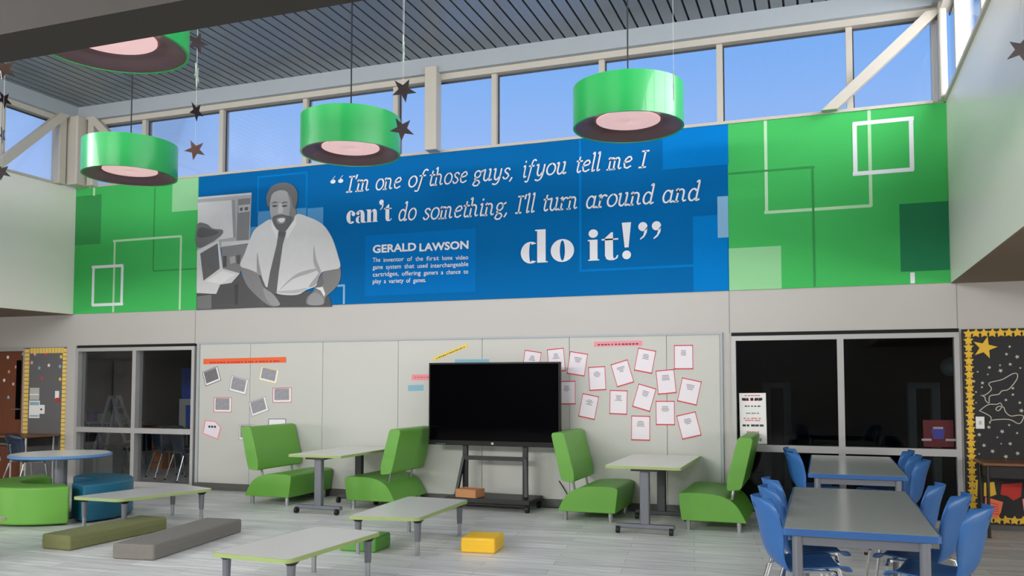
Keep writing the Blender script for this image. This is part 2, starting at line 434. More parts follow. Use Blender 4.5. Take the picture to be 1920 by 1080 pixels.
# interior windows
def room_window(name, label, x0, x1, mull, tz, gm):
    h = hub(name, label)
    a = M['alu']
    box(x0, x1, W-.008, W+.05, WT-.035, WT+.008).build('head_gap', M['slot'], h)
    box(x0, x0+.05, W-.03, W+.12, 0, WT-.035).build('jamb', a, h)
    box(x1-.05, x1, W-.03, W+.12, 0, WT-.035).build('jamb', a, h)
    box(x0+.05, x1-.05, W-.03, W+.12, WT-.09, WT-.035).build('head', a, h)
    box(x0+.05, x1-.05, W-.03, W+.12, 0, .07).build('bottom_rail', a, h)
    box(mull-.035, mull+.035, W-.03, W+.12, .07, WT-.09).build('mullion', a, h)
    for p, q in ((x0+.05, mull-.035), (mull+.035, x1-.05)):
        box(p, q, W-.03, W+.12, tz-.04, tz+.04).build('transom', a, h)
        box(p, q, W+.055, W+.061, .07, tz-.04).build('pane', gm, h)
        box(p, q, W+.055, W+.061, tz+.04, WT-.09).build('pane', gm, h)
    return h
room_window('window_4', 'silver framed window into the dark classroom beside the whiteboard', LW[0]+.07, LW[1]-.02, -9.99, .845, GLASSD)
room_window('window_5', 'silver framed window into the dark room behind the grey tables', RW[0], RW[1], .20, .812, GLASST)
struct('trim_6', box(LW[0]-.11, LW[0]+.07, W-.035, W+.12, 0, WT), M['wall'], 'white window post beside the grey notice board')
# dark rooms behind the glass
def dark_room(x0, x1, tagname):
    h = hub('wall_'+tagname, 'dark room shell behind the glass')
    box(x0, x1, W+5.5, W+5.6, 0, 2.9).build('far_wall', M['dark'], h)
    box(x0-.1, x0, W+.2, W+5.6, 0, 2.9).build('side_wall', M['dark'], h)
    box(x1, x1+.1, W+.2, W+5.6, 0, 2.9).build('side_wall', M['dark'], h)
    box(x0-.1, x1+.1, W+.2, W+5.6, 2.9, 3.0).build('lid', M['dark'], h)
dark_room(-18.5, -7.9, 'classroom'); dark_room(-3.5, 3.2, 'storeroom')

# door
d1 = hub('door_1', 'red-brown wooden door with narrow dark glass beside the grey notice board')
lf = box(DR[0], DR[1], W+.04, W+.09, .01, 2.10).build('leaf', M['wood'], d1)
box(-12.50, -12.40, W+.03, W+.04, .98, 1.95).build('vision_glass', M['screen'], lf)
box(DR[0]-.05, DR[0], W-.02, W+.2, 0, 2.15).build('frame', M['alu'], d1)
box(DR[1], DR[1]+.03, W-.02, W+.2, 0, 2.15).build('frame', M['alu'], d1)
box(DR[0], DR[1], W-.02, W+.2, 2.10, 2.165).build('frame', M['alu'], d1)
MB().tube([(-12.37, W+.04, 1.15), (-12.37, W-.02, 1.15), (-12.52, W-.02, 1.15)], .012).build('lever', M['steel'], lf)
STK = {}
def sticker(parent, x, z, key, r=.035, y=W, name='sticker'):
    if key not in STK:
        STK[key] = MB().prism(star_poly(r, r*.55), 0, .003, lambda a, b, c: (a, -c, b)).build(name, M[key], parent, loc=(x, y, z))
    else: share(STK[key], parent, (x, y, z))
for px, py, k in ((15, 670, 'white'), (17, 697, 'pink'), (30, 688, 'pink'), (8, 713, 'white'), (25, 720, 'rose'), (16, 745, 'lblue'), (43, 664, 'lblue')):
    p = pw(px, py, W+.04); sticker(d1, p.x, p.z, k, y=W+.04)

# ================================================================== the mural
mu = thing('mural', 'long printed mural with green ends and a blue quote panel under the clerestory', 'mural', (0, W-.002, 0))
MY = .012                                   # thickness of the printed panels
CNT = 0
def mpoly(name, pts, m, layer, parent=mu, smooth=0):
    if smooth: pts = catmull(pts, smooth, True)
    global CNT
    CNT += 1
    b = MB(); k = len(pts); y = -MY-.0012*layer-1e-5*CNT
    # thin sheet: front face plus a rim back to the panel
    b.v = [(p[0], y, p[1]) for p in pts]+[(p[0], -MY+.002, p[1]) for p in pts]
    b.f = [tuple(range(k))]+[(i, (i+1) % k, k+(i+1) % k, k+i) for i in range(k)]
    return b.build(name, m, parent)
def wz(px, py):
    p = pw(px, py, W-MY); return (p.x, p.z)
def mrect(name, px0, py0, px1, py1, m, layer, parent=mu):
    a = wz(px0, py0); b = wz(px1, py1)
    x0, x1 = a[0], b[0]; z0, z1 = min(a[1], b[1]), max(a[1], b[1])
    x0, x1 = max(x0, XL+.003), min(x1, XR-.003); z0, z1 = max(z0, SOF+.004), min(z1, SILL-.004)
    return mpoly(name, [(x0, z0), (x1, z0), (x1, z1), (x0, z1)], m, layer, parent)
BX0, BX1 = wz(371, 450)[0], wz(1366, 400)[0]
def panel(name, x0, x1, m): return box(x0, x1, -MY, 0, SOF+.003, SILL-.003).build(name, m, mu)
pgl = panel('green_panel', XL+.002, BX0, M['mg']); pbl = panel('blue_panel', BX0, BX1, M['mb']); pgr = panel('green_panel', BX1, XR-.002, M['mg'])
def outline(name, pts, wpx, m, layer):     # an open or closed line of right-angled strokes, as one print
    o = None
    for (a, b) in zip(pts[:-1], pts[1:]):
        A, B = wz(*a), wz(*b); w = wpx
        if abs(A[0]-B[0]) > abs(A[1]-B[1]):
            z = (A[1]+B[1])/2; q = [(min(A[0], B[0])-w/2, z-w/2), (max(A[0], B[0])+w/2, z-w/2), (max(A[0], B[0])+w/2, z+w/2), (min(A[0], B[0])-w/2, z+w/2)]
        else:
            xx = (A[0]+B[0])/2; z0, z1 = max(min(A[1], B[1]), SOF+.01), min(max(A[1], B[1]), SILL-.01)
            q = [(xx-w/2, z0), (xx+w/2, z0), (xx+w/2, z1), (xx-w/2, z1)]
        mpoly(name, q, m, layer)
# green end beside the side bulkhead
mrect('dark_square', 141, 369, 188.5, 457, M['mgd'], 1)
mrect('pale_square', 324, 330, 371, 393.5, M['mgl'], 1)
outline('dark_line', [(289, 352), (289, 508), (369, 504)], .022, M['mgd'], 2)
outline('pale_line', [(214, 590), (214, 451), (339, 444), (338, 585)], .034, M['mgo'], 3)
outline('white_line', [(175, 572), (175, 501), (229, 498), (229, 570), (175, 572)], .045, M['mw'], 4)
outline('white_line', [(177, 345), (177, 367)], .04, M['mgo'], 4)
# green end beside the satin bulkhead
mrect('pale_square', 1366.5, 466, 1466, 560, M['mgl'], 1)
mrect('dark_square', 1686, 383, 1781, 506, M['mgx'], 1)
outline('pale_line', [(1436, 200), (1436, 397), (1631, 387.5), (1631, 190)], .036, M['mgo'], 2)
outline('dark_line', [(1366, 324), (1525.5, 315), (1525.5, 540)], .024, M['mgd'], 3)
outline('white_line', [(1603, 325), (1603, 231), (1709, 224), (1709, 319), (1603, 325)], .046, M['mw'], 4)
outline('white_line', [(1711, 511), (1711, 532)], .045, M['mw'], 4)
# blue panel
mrect('light_square', 1242, 240, 1366, 308, M['mbl'], 1)
mrect('light_square', 1299, 406, 1366, 560, M['mbl'], 1)
mrect('pale_square', 1345, 369, 1366, 445, M['mbp'], 2)
outline('light_line', [(1088, 250), (1088, 508), (1298, 498)], .03, M['mbl'], 2)
outline('light_line', [(484, 398), (484, 331), (575, 325), (575, 405)], .025, M['mbl'], 1)
mrect('soft_square', 484, 397, 574, 425, M['mbs'], 2); mrect('soft_square', 577, 391, 606, 425, M['mbs'], 2)
mrect('soft_square', 468, 426, 484, 470, M['mbs'], 2)
outline('pale_line', [(632, 536), (645, 535), (645, 590)], .03, M['mbp'], 2)
mrect('caption_box', 685, 442, 891.5, 547, M['mbk'], 1)

# portrait print: a man in shirt and tie beside an old television set and a computer
def q4(x, y): return wz(360+x/4, 320+y/4)
pr = mu
def fig(name, pts, g, layer, sm=0): return mpoly(name, [q4(*p) for p in pts], grey(g), layer, pr, sm)
fig('television_print', [(46,200),(448,165),(434,545),(225,575),(44,600)], 168, 3)
fig('television_print', [(46,200),(448,165),(448,180),(46,216)], 206, 4)
fig('television_print', [(46,240),(300,222),(318,500),(44,545)], 205, 4)
fig('television_print', [(300,222),(322,220),(330,500),(312,502)], 140, 5)
fig('television_print', [(348,215),(440,205),(426,520),(336,525)], 112, 5)
fig('television_print', [(350,262),(438,252),(435,306),(350,318)], 176, 6)
fig('television_print', [(362,280),(384,276),(384,300),(362,304)], 70, 7); fig('television_print', [(398,276),(424,272),(424,298),(398,300)], 70, 7)
fig('television_print', [(225,535),(434,520),(432,545),(222,570)], 205, 6)
fig('desk_print', [(222,575),(430,548),(385,690),(362,770),(235,740)], 122, 5)
fig('desk_print', [(235,640),(262,640),(262,720),(236,725)], 60, 6); fig('desk_print', [(285,650),(325,640),(330,690),(290,700)], 165, 6); fig('desk_print', [(335,635),(368,632),(360,700),(338,700)], 65, 6)
fig('telephone_print', [(42,405),(110,400),(160,435),(232,445),(222,485),(150,535),(40,575)], 96, 7, 4)
fig('telephone_print', [(60,430),(140,440),(205,462),(150,490),(50,500)], 62, 8, 4)
fig('desk_print', [(38,915),(190,900),(215,852),(300,840),(365,775),(420,800),(600,940),(620,1020),(38,1045)], 66, 6)
fig('desk_print', [(320,860),(350,845),(345,1000),(325,1010)], 40, 7)
fig('desk_print', [(42,945),(150,930),(150,1035),(42,1038)], 110, 7)
fig('computer_print', [(42,600),(205,520),(234,735),(362,770),(300,842),(215,855),(185,925),(38,918)], 210, 8)
fig('computer_print', [(66,622),(196,546),(212,735),(90,826)], 88, 9)
fig('computer_print', [(110,830),(230,752),(330,780),(220,850)], 228, 9)
fig('trousers_print', [(545,905),(700,925),(900,905),(1035,950),(1050,1020),(545,1025)], 58, 7, 0)
fig('arm_print', [(368,722),(430,735),(492,765),(540,870),(610,925),(650,975),(662,1008),(590,1015),(500,950),(410,850)], 124, 9, 4)
fig('arm_print', [(540,880),(610,925),(650,975),(662,1008),(610,1012),(560,960)], 146, 10, 4)
fig('arm_print', [(985,770),(1050,740),(1112,722),(1114,820),(1070,890),(1005,950),(985,1005),(870,1005),(868,950),(920,905),(990,850)], 118, 9, 4)
fig('arm_print', [(885,945),(930,915),(985,950),(980,1004),(880,1004)], 142, 10, 4)
fig('shirt_print', [(600,368),(650,450),(700,462),(778,332),(880,350),(980,402),(1050,500),(1095,630),(1113,724),(1050,745),(975,765),(945,830),(930,868),(860,895),(790,932),(650,925),(560,870),(522,790),(490,766),(430,740),(366,712),(400,620),(430,540),(470,450),(530,400)], 212, 10, 4)
fig('shirt_print', [(495,610),(508,700),(545,850),(560,870),(522,790),(492,766)], 150, 11, 3)
fig('shirt_print', [(920,560),(935,660),(975,765),(948,760),(915,680)], 165, 11, 3)
fig('shirt_print', [(800,770),(900,740),(965,735),(900,765),(760,815),(660,900),(720,830)], 168, 11, 3)
fig('shirt_print', [(880,870),(940,790),(965,750),(950,820),(920,865)], 160, 11, 3)
fig('shirt_print', [(650,905),(780,895),(870,880),(790,920),(660,918)], 180, 11, 3)
fig('neck_print', [(612,380),(780,320),(770,350),(705,462),(655,452)], 100, 11)
fig('face_print', [(588,235),(604,165),(660,142),(720,150),(756,205),(778,265),(784,335),(745,415),(700,455),(650,445),(612,392),(592,320)], 158, 12, 4)
fig('face_print', [(720,160),(756,205),(778,265),(784,335),(745,415),(735,330),(742,250)], 118, 13, 4)
fig('hair_print', [(578,275),(566,235),(566,190),(600,125),(660,96),(730,95),(785,140),(796,210),(780,285),(764,270),(748,205),(712,156),(655,150),(606,178),(592,228)], 88, 15, 4)
fig('beard_print', [(610,352),(640,336),(680,330),(716,338),(752,345),(760,365),(738,415),(700,456),(650,448),(614,396)], 82, 14, 4)
fig('face_print', [(640,360),(676,350),(708,356),(700,392),(672,402),(645,392)], 132, 14, 4)
fig('smile_print', [(650,368),(676,358),(702,362),(694,384),(668,390)], 226, 15, 4)
fig('face_print', [(662,250),(680,255),(690,310),(672,322),(645,318),(652,300)], 188, 14, 4)
for ex in (626, 700):
    fig('eye_print', [(ex-22,268),(ex,258),(ex+22,264),(ex,276)], 66, 14, 3)
    fig('brow_print', [(ex-28,250),(ex,234),(ex+28,242),(ex,244)], 70, 14, 3)
fig('arm_gap_print', [(485,760),(530,790),(565,880),(560,960),(500,900)], 70, 8)  # dark print filling the gaps between arms and shirt
fig('arm_gap_print', [(930,860),(985,760),(1010,820),(960,900),(900,930)], 96, 8)
fig('collar_print', [(600,366),(618,400),(655,452),(648,520),(602,430)], 228, 13)
fig('collar_print', [(780,332),(770,372),(706,462),(716,520),(790,400)], 228, 13)
fig('tie_print', [(655,455),(712,462),(700,500),(684,560),(655,760),(636,935),(568,895),(592,760),(640,560),(650,495)], 84, 14)
fig('tie_print', [(655,455),(712,462),(700,500),(650,495)], 68, 15)
fig('watch_print', [(930,880),(985,872),(1004,925),(995,945),(970,900)], 226, 12)

# ---- lettering: a slab-serif italic drawn with strokes and a fat-face roman drawn with filled shapes
def A(cx, cy, rx, ry, a0, a1, n=10):
    return [(cx+rx*math.cos(R(a0+(a1-a0)*i/n)), cy+ry*math.sin(R(a0+(a1-a0)*i/n))) for i in range(n+1)]
IT = {   # glyph: (advance, strokes); x-height 1, strokes are centre lines
 'I': (.62, [[(.31,0),(.31,1.42)], [(.05,0),(.57,0)], [(.05,1.42),(.57,1.42)]]),
 "'": (.28, [[(.14,1.55),(.10,1.18)]]),
 ',': (.34, [[(.18,.08),(.18,-.02),(.06,-.26)]]),
 'm': (1.32, [[(.0,0),(.32,0)], [(.42,0),(.70,0)], [(.02,.93),(.16,1.0),(.16,0)], A(.36,.72,.2,.28,170,0)+[(.56,0)], A(.76,.72,.2,.28,170,0)+[(.96,.15),(1.06,.0),(1.2,.08)]]),
 'n': (.96, [[(.0,0),(.32,0)], [(.02,.93),(.16,1.0),(.16,0)], A(.39,.70,.23,.3,170,0)+[(.62,.15),(.72,.0),(.86,.08)]]),
 'o': (.86, [A(.43,.5,.35,.5,90,450,20)]),
 'e': (.80, [[(.10,.50),(.55,.60),(.68,.76),(.55,.98),(.38,.98),(.18,.80),(.09,.45),(.20,.08),(.42,.0),(.70,.16)]]),
 'f': (.60, [[(.78,1.42),(.62,1.52),(.46,1.42),(.38,1.1),(.24,-.2),(.10,-.44),(-.08,-.38)], [(.12,.97),(.64,.97)]]),
 't': (.56, [[(.26,1.34),(.20,.3),(.26,.04),(.38,-.01),(.52,.1)], [(.02,.97),(.52,.97)]]),
 'h': (.96, [[(.0,0),(.32,0)], [(.02,1.50),(.16,1.55),(.16,0)], A(.39,.70,.23,.3,170,0)+[(.62,.15),(.72,.0),(.86,.08)]]),
 's': (.70, [[(.60,.82),(.46,.98),(.26,.97),(.14,.80),(.26,.60),(.46,.46),(.58,.26),(.44,.03),(.22,.01),(.08,.2)]]),
 'g': (.86, [A(.38,.66,.26,.32,0,360,16), [(.62,.84),(.86,.98)], [(.28,.36),(.18,.22),(.30,.10),(.56,.06),(.70,-.14),(.54,-.40),(.28,-.42),(.10,-.28),(.20,-.04),(.32,.1)]]),
 'u': (.96, [[(.02,.95),(.16,1.0),(.16,.30),(.26,.04),(.44,.0),(.62,.24)], [(.52,1.0),(.66,1.0),(.66,.12),(.74,.0),(.90,.08)]]),
 'y': (.88, [[(.02,.95),(.16,1.0),(.18,.30),(.28,.04),(.44,.02),(.62,.3)], [(.68,1.0),(.66,.1),(.54,-.3),(.34,-.44),(.10,-.36)]]),
 'i': (.46, [[(.04,.95),(.18,1.0),(.18,.14),(.26,.0),(.40,.08)], [(.18,1.34),(.18,1.46)]]),
 'l': (.46, [[(.04,1.50),(.18,1.55),(.18,.14),(.26,.0),(.40,.08)]]),
 'd': (.94, [A(.36,.48,.28,.48,40,320,16), [(.50,1.50),(.66,1.55),(.66,.14),(.74,.0),(.88,.08)]]),
 'r': (.70, [[(.02,.93),(.16,1.0),(.16,0)], [(.16,.58),(.30,.90),(.46,1.0),(.64,.90)], [(-.02,0),(.36,0)]]),
 'a': (.94, [A(.36,.48,.28,.50,40,320,16), [(.66,.98),(.66,.14),(.74,.0),(.88,.08)]]),
}
def stroke(b, pts, w):
    P = [Vector(p) for p in pts]; k = len(b.v); n = len(P)
    for i, p in enumerate(P):
        d = (P[min(i+1, n-1)]-P[max(i-1, 0)])
        d = d.normalized() if d.length > 1e-6 else Vector((1, 0))
        nn = Vector((-d.y, d.x))*w/2
        e = Vector((0, 0))
        if i == 0: e = -d*w*.2
        if i == n-1: e = d*w*.2
        b.v += [tuple(p+nn+e), tuple(p-nn+e)]
    b.f += [(k+2*i, k+2*i+1, k+2*i+3, k+2*i+2) for i in range(n-1)]
def put(b, name, m, ox, oz, sxm, szm, shear, layer, parent):
    """flat glyph mesh b (2-D) placed on the mural at ox,oz, given thickness"""
    v2 = [(ox+(x+shear*y)*sxm, oz+y*szm) for x, y in b.v]
    y0 = -MY-.0012*layer-.0012
    out = MB(); n = len(v2)
    out.v = [(x, y0, z) for x, z in v2]; out.f = list(b.f)
    me = bpy.data.meshes.new(name); me.from_pydata(out.v, [], out.f)
    bm = bmesh.new(); bm.from_mesh(me)
    for f in bm.faces:
        f.normal_update()
        if f.normal.y > 0: f.normal_flip()
    bm.to_mesh(me); bm.free(); me.materials.append(m)
    o = bpy.data.objects.new(name, me); COL.objects.link(o); o.parent = parent
    return o
LINE = {}
def word(txt, px0, py0, px1, py1, xh_px, w=.138, shear=.20):
    a = wz(px0, py0); b2 = wz(px1, py1); mid = (px0+px1)/2
    c0 = wz(mid, (py0+py1)/2); c1 = wz(mid, (py0+py1)/2-xh_px); xh = c1[1]-c0[1]
    adv = sum(IT[ch][0] for ch in txt)
    width = b2[0]-a[0]; s = width/(adv+shear*.8)
    x = 0.0; z0 = (a[1]+b2[1])/2
    for ch in txt:
        b = MB()
        for st in IT[ch][1]:
            if ch != 'I' and len(st) > 2 and len(st) < 10: st = catmull(st, 5)
            stroke(b, st, w)
        put(b, 'letter', M['mw'], a[0]+x*s, z0, s, xh, shear, 5, mu)
        x += IT[ch][0]
L1 = 19.8
word("I'm", 649, 360, 697, 357, L1); word('one', 703, 356, 755, 353, L1); word('of', 764, 351, 797, 349, L1)
word('those', 803, 348, 879, 342, L1); word('guys,', 886, 341, 966, 334, L1); word('if', 979, 333, 1001, 331, 20.4)
word('you', 1003, 330, 1066, 325, 20.4); word('tell', 1078, 323.5, 1129, 319.5, 21); word('me', 1138, 318, 1188, 315, 21); word('I', 1197, 314.5, 1216, 313, 21)
word('do', 746, 413.5, 783, 412, 21); word('something,', 792, 411, 956, 402, 21); word("I'll", 966, 400, 1006, 397, 21.5)
word('turn', 1016, 395, 1087, 391, 21.5); word('around', 1097, 389.5, 1230, 382, 22); word('and', 1240, 380, 1316, 375, 22.5)
# fat-face letters, unit = x-height
def ringpts(cx, cy, rx, ry, ix, iy, n=28, a0=0, a1=360):
    b = MB(); full = (a1-a0) == 360; cnt = n if full else n+1
    for i in range(cnt):
        t = R(a0+(a1-a0)*i/n)
        b.v += [(cx+rx*math.cos(t), cy+ry*math.sin(t)), (cx+ix*math.cos(t), cy+iy*math.sin(t))]
    for i in range(n):
        j = (i+1) % cnt; b.f.append((2*i, 2*j, 2*j+1, 2*i+1))
    return b
def add(b, c):
    k = len(b.v); b.v += c.v; b.f += [tuple(i+k for i in f) for f in c.f]; return b
def poly2(*pts):
    b = MB(); b.v = list(pts); b.f = [tuple(range(len(pts)))]; return b
def disc(cx, cy, r, n=20): return poly2(*[(cx+r*math.cos(2*math.pi*i/n), cy+r*math.sin(2*math.pi*i/n)) for i in range(n)])
def fat(ch):
    b = MB()
    if ch == 'o': return .98, add(b, ringpts(.48, .5, .46, .52, .10, .46))
    if ch == 'd':
        add(b, ringpts(.40, .48, .40, .50, .06, .44, a0=55, a1=305)); add(b, poly2((.66, 0), (1.0, 0), (1.0, 1.52), (.58, 1.52), (.58, 1.46), (.66, 1.46)))
        add(b, poly2((1.0, 0), (1.08, 0), (1.08, .05), (1.0, .05))); return 1.18, b
    if ch == 'i':
        add(b, poly2((.05, 0), (.52, 0), (.52, .05), (.45, .05), (.45, .98), (.04, .98), (.04, .92), (.12, .92), (.12, .05), (.05, .05))); add(b, disc(.27, 1.27, .20)); return .62, b
    if ch == 't':
        add(b, poly2((.14, .20), (.20, .04), (.32, -.02), (.52, -.02), (.66, .06), (.70, .20), (.64, .20), (.58, .08), (.50, .06), (.48, .2), (.48, 1.28), (.40, 1.28), (.14, 1.02)))
        add(b, poly2((.0, .92), (.70, .92), (.70, .99), (.0, .99))); return .76, b
    if ch == '!':
        add(b, poly2((.16, .52), (.34, .52), (.46, 1.66), (.04, 1.66))); add(b, disc(.25, .18, .20)); return .56, b
    if ch in '”’':
        for k in range(2 if ch == '”' else 1):
            x = .05+.62*k; add(b, disc(x+.22, 1.48, .21)); add(b, poly2((x+.30, 1.30), (x+.43, 1.48), (x+.40, 1.20), (x+.28, 1.0), (x+.10, .88), (x+.08, .93), (x+.24, 1.08)))
        return (1.24 if ch == '”' else .5), b
    if ch == '“':
        for k in range(2):
            x = .05+.62*k; add(b, disc(x+.24, 1.12, .21)); add(b, poly2((x+.03, 1.12), (x+.16, 1.30), (x+.26, 1.50), (x+.42, 1.70), (x+.44, 1.65), (x+.30, 1.48), (x+.22, 1.30)))
        return 1.3, b
    if ch == 'c':
        add(b, ringpts(.44, .5, .44, .52, .06, .46, a0=55, a1=315)); add(b, disc(.66, .74, .17)); return .88, b
    if ch == 'a':
        add(b, poly2((.46, .1), (.56, .0), (.94, .0), (.94, .06), (.86, .08), (.82, .16), (.82, .66), (.74, .90), (.56, 1.0), (.30, 1.0), (.12, .90), (.14, .84), (.30, .94), (.42, .88), (.46, .74)))
        add(b, ringpts(.30, .26, .30, .28, .02, .22, a0=70, a1=300)); add(b, disc(.20, .78, .15)); return .96, b
    if ch == 'n':
        add(b, poly2((.02, 0), (.52, 0), (.52, .05), (.45, .05), (.45, 1.0), (.02, 1.0), (.02, .94), (.11, .94), (.11, .05), (.02, .05)))
        add(b, poly2((.45, .78), (.60, .96), (.78, 1.02), (.94, .94), (1.0, .74), (1.0, .05), (1.08, .05), (1.08, 0), (.58, 0), (.58, .05), (.66, .05), (.66, .72), (.62, .84), (.54, .84), (.45, .70))); return 1.14, b
def fatword(txt, px0, py0, px1, py1, xh_px):
    a = wz(px0, py0); b2 = wz(px1, py1); mid = (px0+px1)/2
    c0 = wz(mid, (py0+py1)/2); c1 = wz(mid, (py0+py1)/2-xh_px); xh = c1[1]-c0[1]
    gl = [fat(c) for c in txt]; s = (b2[0]-a[0])/(sum(g[0] for g in gl)-.1); x = 0
    for adv, b in gl:
        put(b, 'letter', M['mw'], a[0]+x*s, (a[1]+b2[1])/2, s, xh, 0, 5, mu); x += adv
fatword('“', 618, 360.5, 646, 360, 18)
fatword('can’t', 650, 419, 734, 415, 24)
fatword('do', 977, 493, 1074, 491, 41); fatword('it', 1101, 488.5, 1158, 487.5, 40); fatword('!', 1165, 486, 1184, 485, 41); fatword('”', 1195, 486, 1242, 484, 41)
# caption in plain sans capitals and small type
def sans(txt, px0, py0, px1, py1, cap_px, bold, name):
    a = wz(px0, py0); b2 = wz(px1, py1)
    c0 = wz((px0+px1)/2, (py0+py1)/2); c1 = wz((px0+px1)/2, (py0+py1)/2-cap_px)
    cu = bpy.data.curves.new(name, 'FONT'); cu.body = txt; cu.size = 1.0; cu.offset = bold; cu.resolution_u = 3
    t = bpy.data.objects.new('tmp', cu); COL.objects.link(t)
    bpy.context.view_layer.update()
    me = bpy.data.meshes.new_from_object(t.evaluated_get(bpy.context.evaluated_depsgraph_get()))
    bpy.data.objects.remove(t)
    xs = [v.co.x for v in me.vertices]; x0, x1 = min(xs), max(xs)
    sx = (b2[0]-a[0])/(x1-x0); sz = (c1[1]-c0[1])/.70
    z = (a[1]+b2[1])/2
    for v in me.vertices: v.co = (a[0]+(v.co.x-x0)*sx, -MY-.0012*6, z+v.co.y*sz)
    me.materials.clear(); me.materials.append(M['mw'])
    o = bpy.data.objects.new(name, me); COL.objects.link(o); o.parent = mu
    return o
for s_, a_, e_ in (('GERALD', (699.5, 474), (781, 470)), ('LAWSON', (787, 470), (879, 467))):
    sans(s_, *a_, *e_, 14.2, .032, 'letter_row')
CAP = [('The inventor of the first home video', 699.5, 491.5, 878.5, 486.5), ('game system that used interchangeable', 699.5, 505, 878.5, 499.5),
       ('cartridges, offering gamers a chance to', 699.5, 518.5, 878.5, 513), ('play a variety of games.', 699.5, 531.5, 799, 529)]
for t_, x0, y0, x1, y1 in CAP:
    ws = t_.split(' ')
    if len(ws) > 5 or True:
        tot = sum(len(w_) for w_ in ws)+1.3*(len(ws)-1); u = (x1-x0)/tot; xx = x0
        for w_ in ws:
            f0 = (xx-x0)/(x1-x0); xe = xx+len(w_)*u; f1 = (xe-x0)/(x1-x0)
            sans(w_, xx, y0+(y1-y0)*f0, xe, y0+(y1-y0)*f1, 8.2, .006, 'caption_word'); xx = xe+1.3*u

# ================================================================== whiteboard wall and what is pinned to it
wbd = thing('whiteboard', 'full-width white enamel whiteboard of tall panels behind the booths and screen', 'whiteboard', (0, W-.002, 0))
WX = [-8.753, -7.85, -6.627, -5.437, -4.203, -3.012, -1.78, -1.142]
for a, b in zip(WX[:-1], WX[1:]):
    box(a+.0025, b-.0025, -.018, 0, .105, 2.155).build('panel', M['board'], wbd, bevel=.003)
box(WX[0]-.03, WX[-1]+.03, -.03, 0, 2.155, 2.18).build('top_rail', M['fascia'], wbd)
box(WX[0]-.03, WX[0], -.03, 0, .10, 2.155).build('side_rail', M['fascia'], wbd)
box(WX[-1], WX[-1]+.03, -.03, 0, .10, 2.155).build('side_rail', M['fascia'], wbd)
WF = W-.0205                                # face of the whiteboard
def quad_sheet(name, label, cat, pts, m, group=None, parts=None, y=None, t=.0025):
    """pts: four picture corners TL,TR,BR,BL; the sheet is a true rectangle fitted to them on the board face"""
    y = WF if y is None else y
    P = [pw(px, py, y) for px, py in pts]
    c = sum(P, Vector())/4
    ux = ((P[1]-P[0])+(P[2]-P[3]))/2; uz = ((P[0]-P[3])+(P[1]-P[2]))/2
    w, h = ux.length, uz.length
    ang = (math.atan2(ux.z, ux.x)+math.atan2(-uz.x, uz.z))/2
    o = thing(name, label, cat, (c.x, y, c.z), 0, group); o.rotation_euler = (0, -ang, 0)
    box(-w/2, w/2, -t, 0, -h/2, h/2).build('sheet', m, o)
    if parts: parts(o, w, h, t)
    return o
def Z(x0, y0, s, pts): return [(x0+x/s, y0+y/s) for x, y in pts]
def red_parts(seed):
    def f(o, w, h, t):
        e = .012
        for nm, a in (('edge_strip', (-w/2, w/2, h/2-e, h/2)), ('edge_strip', (-w/2, w/2, -h/2, -h/2+e*1.2)), ('edge_strip', (-w/2, -w/2+e*.6, -h/2, h/2)), ('edge_strip', (w/2-e*.6, w/2, -h/2, h/2))):
            box(a[0], a[1], -t-.001, -t, a[2], a[3]).build(nm, M['red'], o)
        rr = random.Random(seed)
        for i in range(4):
            l = w*(.2+.25*rr.random()); z = h*(.27-.06*i)
            box(-l/2, l/2, -t-.0008, -t, z-.006, z+.003).build('text_line', M['ink'], o)
    return f
G = 'red-edged handouts on the whiteboard'
S4 = (1040, 600, 4.32)
sheets = [
 ('handout below the end of the pink heading strip nearest the screen, leaning clockwise', [(120,250),(270,275),(240,462),(105,432)]),
 ('upright handout under the pink heading strip in the second row', [(270,382),(408,372),(418,570),(285,572)]),
 ('handout tipped counterclockwise below the middle of the pink heading strip', [(450,360),(590,320),(645,505),(510,545)]),
 ('handout touching the end of the pink heading strip, leaning clockwise', [(675,225),(825,248),(785,438),(645,408)]),
 ('straight handout highest up and closest to the board side rail', [(968,205),(1120,200),(1122,400),(968,400)]),
 ('slightly tipped handout just below the straight topmost one', [(818,410),(965,397),(990,592),(838,605)]),
 ('clockwise leaning handout near the board side rail at mid height', [(1035,468),(1190,495),(1150,697),(990,655)]),
 ('straight handout half hidden by the edge of the black screen', [(22,494),(168,492),(170,683),(24,685)]),
 ('low clockwise leaning handout above the booth backrest next to the screen', [(225,592),(358,618),(325,815),(195,778)]),
 ('straight handout in the third row between two leaning ones', [(450,568),(592,568),(585,768),(442,762)]),
 ('strongly clockwise leaning handout in the middle of the cluster', [(680,515),(828,555),(768,745),(628,702)]),
 ('straight handout above the lowest row, beside the two leaning ones', [(820,655),(970,655),(975,852),(820,852)]),
 ('counterclockwise leaning handout in the lowest row by the side rail', [(985,775),(1140,740),(1190,935),(1035,970)]),
 ('straight handout hanging lowest of all over the booth table', [(622,775),(775,775),(770,978),(620,975)]),
]
for i, (l, q) in enumerate(sheets):
    quad_sheet('handout', 'red-edged white '+l, 'paper', Z(*S4, q), M['lilac'], G, red_parts(i))
S3 = (740, 600, 4.32)
quad_sheet('handout', 'red-edged white handout tucked behind the screen top, farther from the corner', 'paper', Z(*S3, [(1055,240),(1190,262),(1165,442),(1030,420)]), M['lilac'], G, red_parts(31))
quad_sheet('handout', 'red-edged white handout behind the top corner of the black screen', 'paper', Z(*S3, [(1235,238),(1370,225),(1385,412),(1250,425)]), M['lilac'], G, red_parts(32))
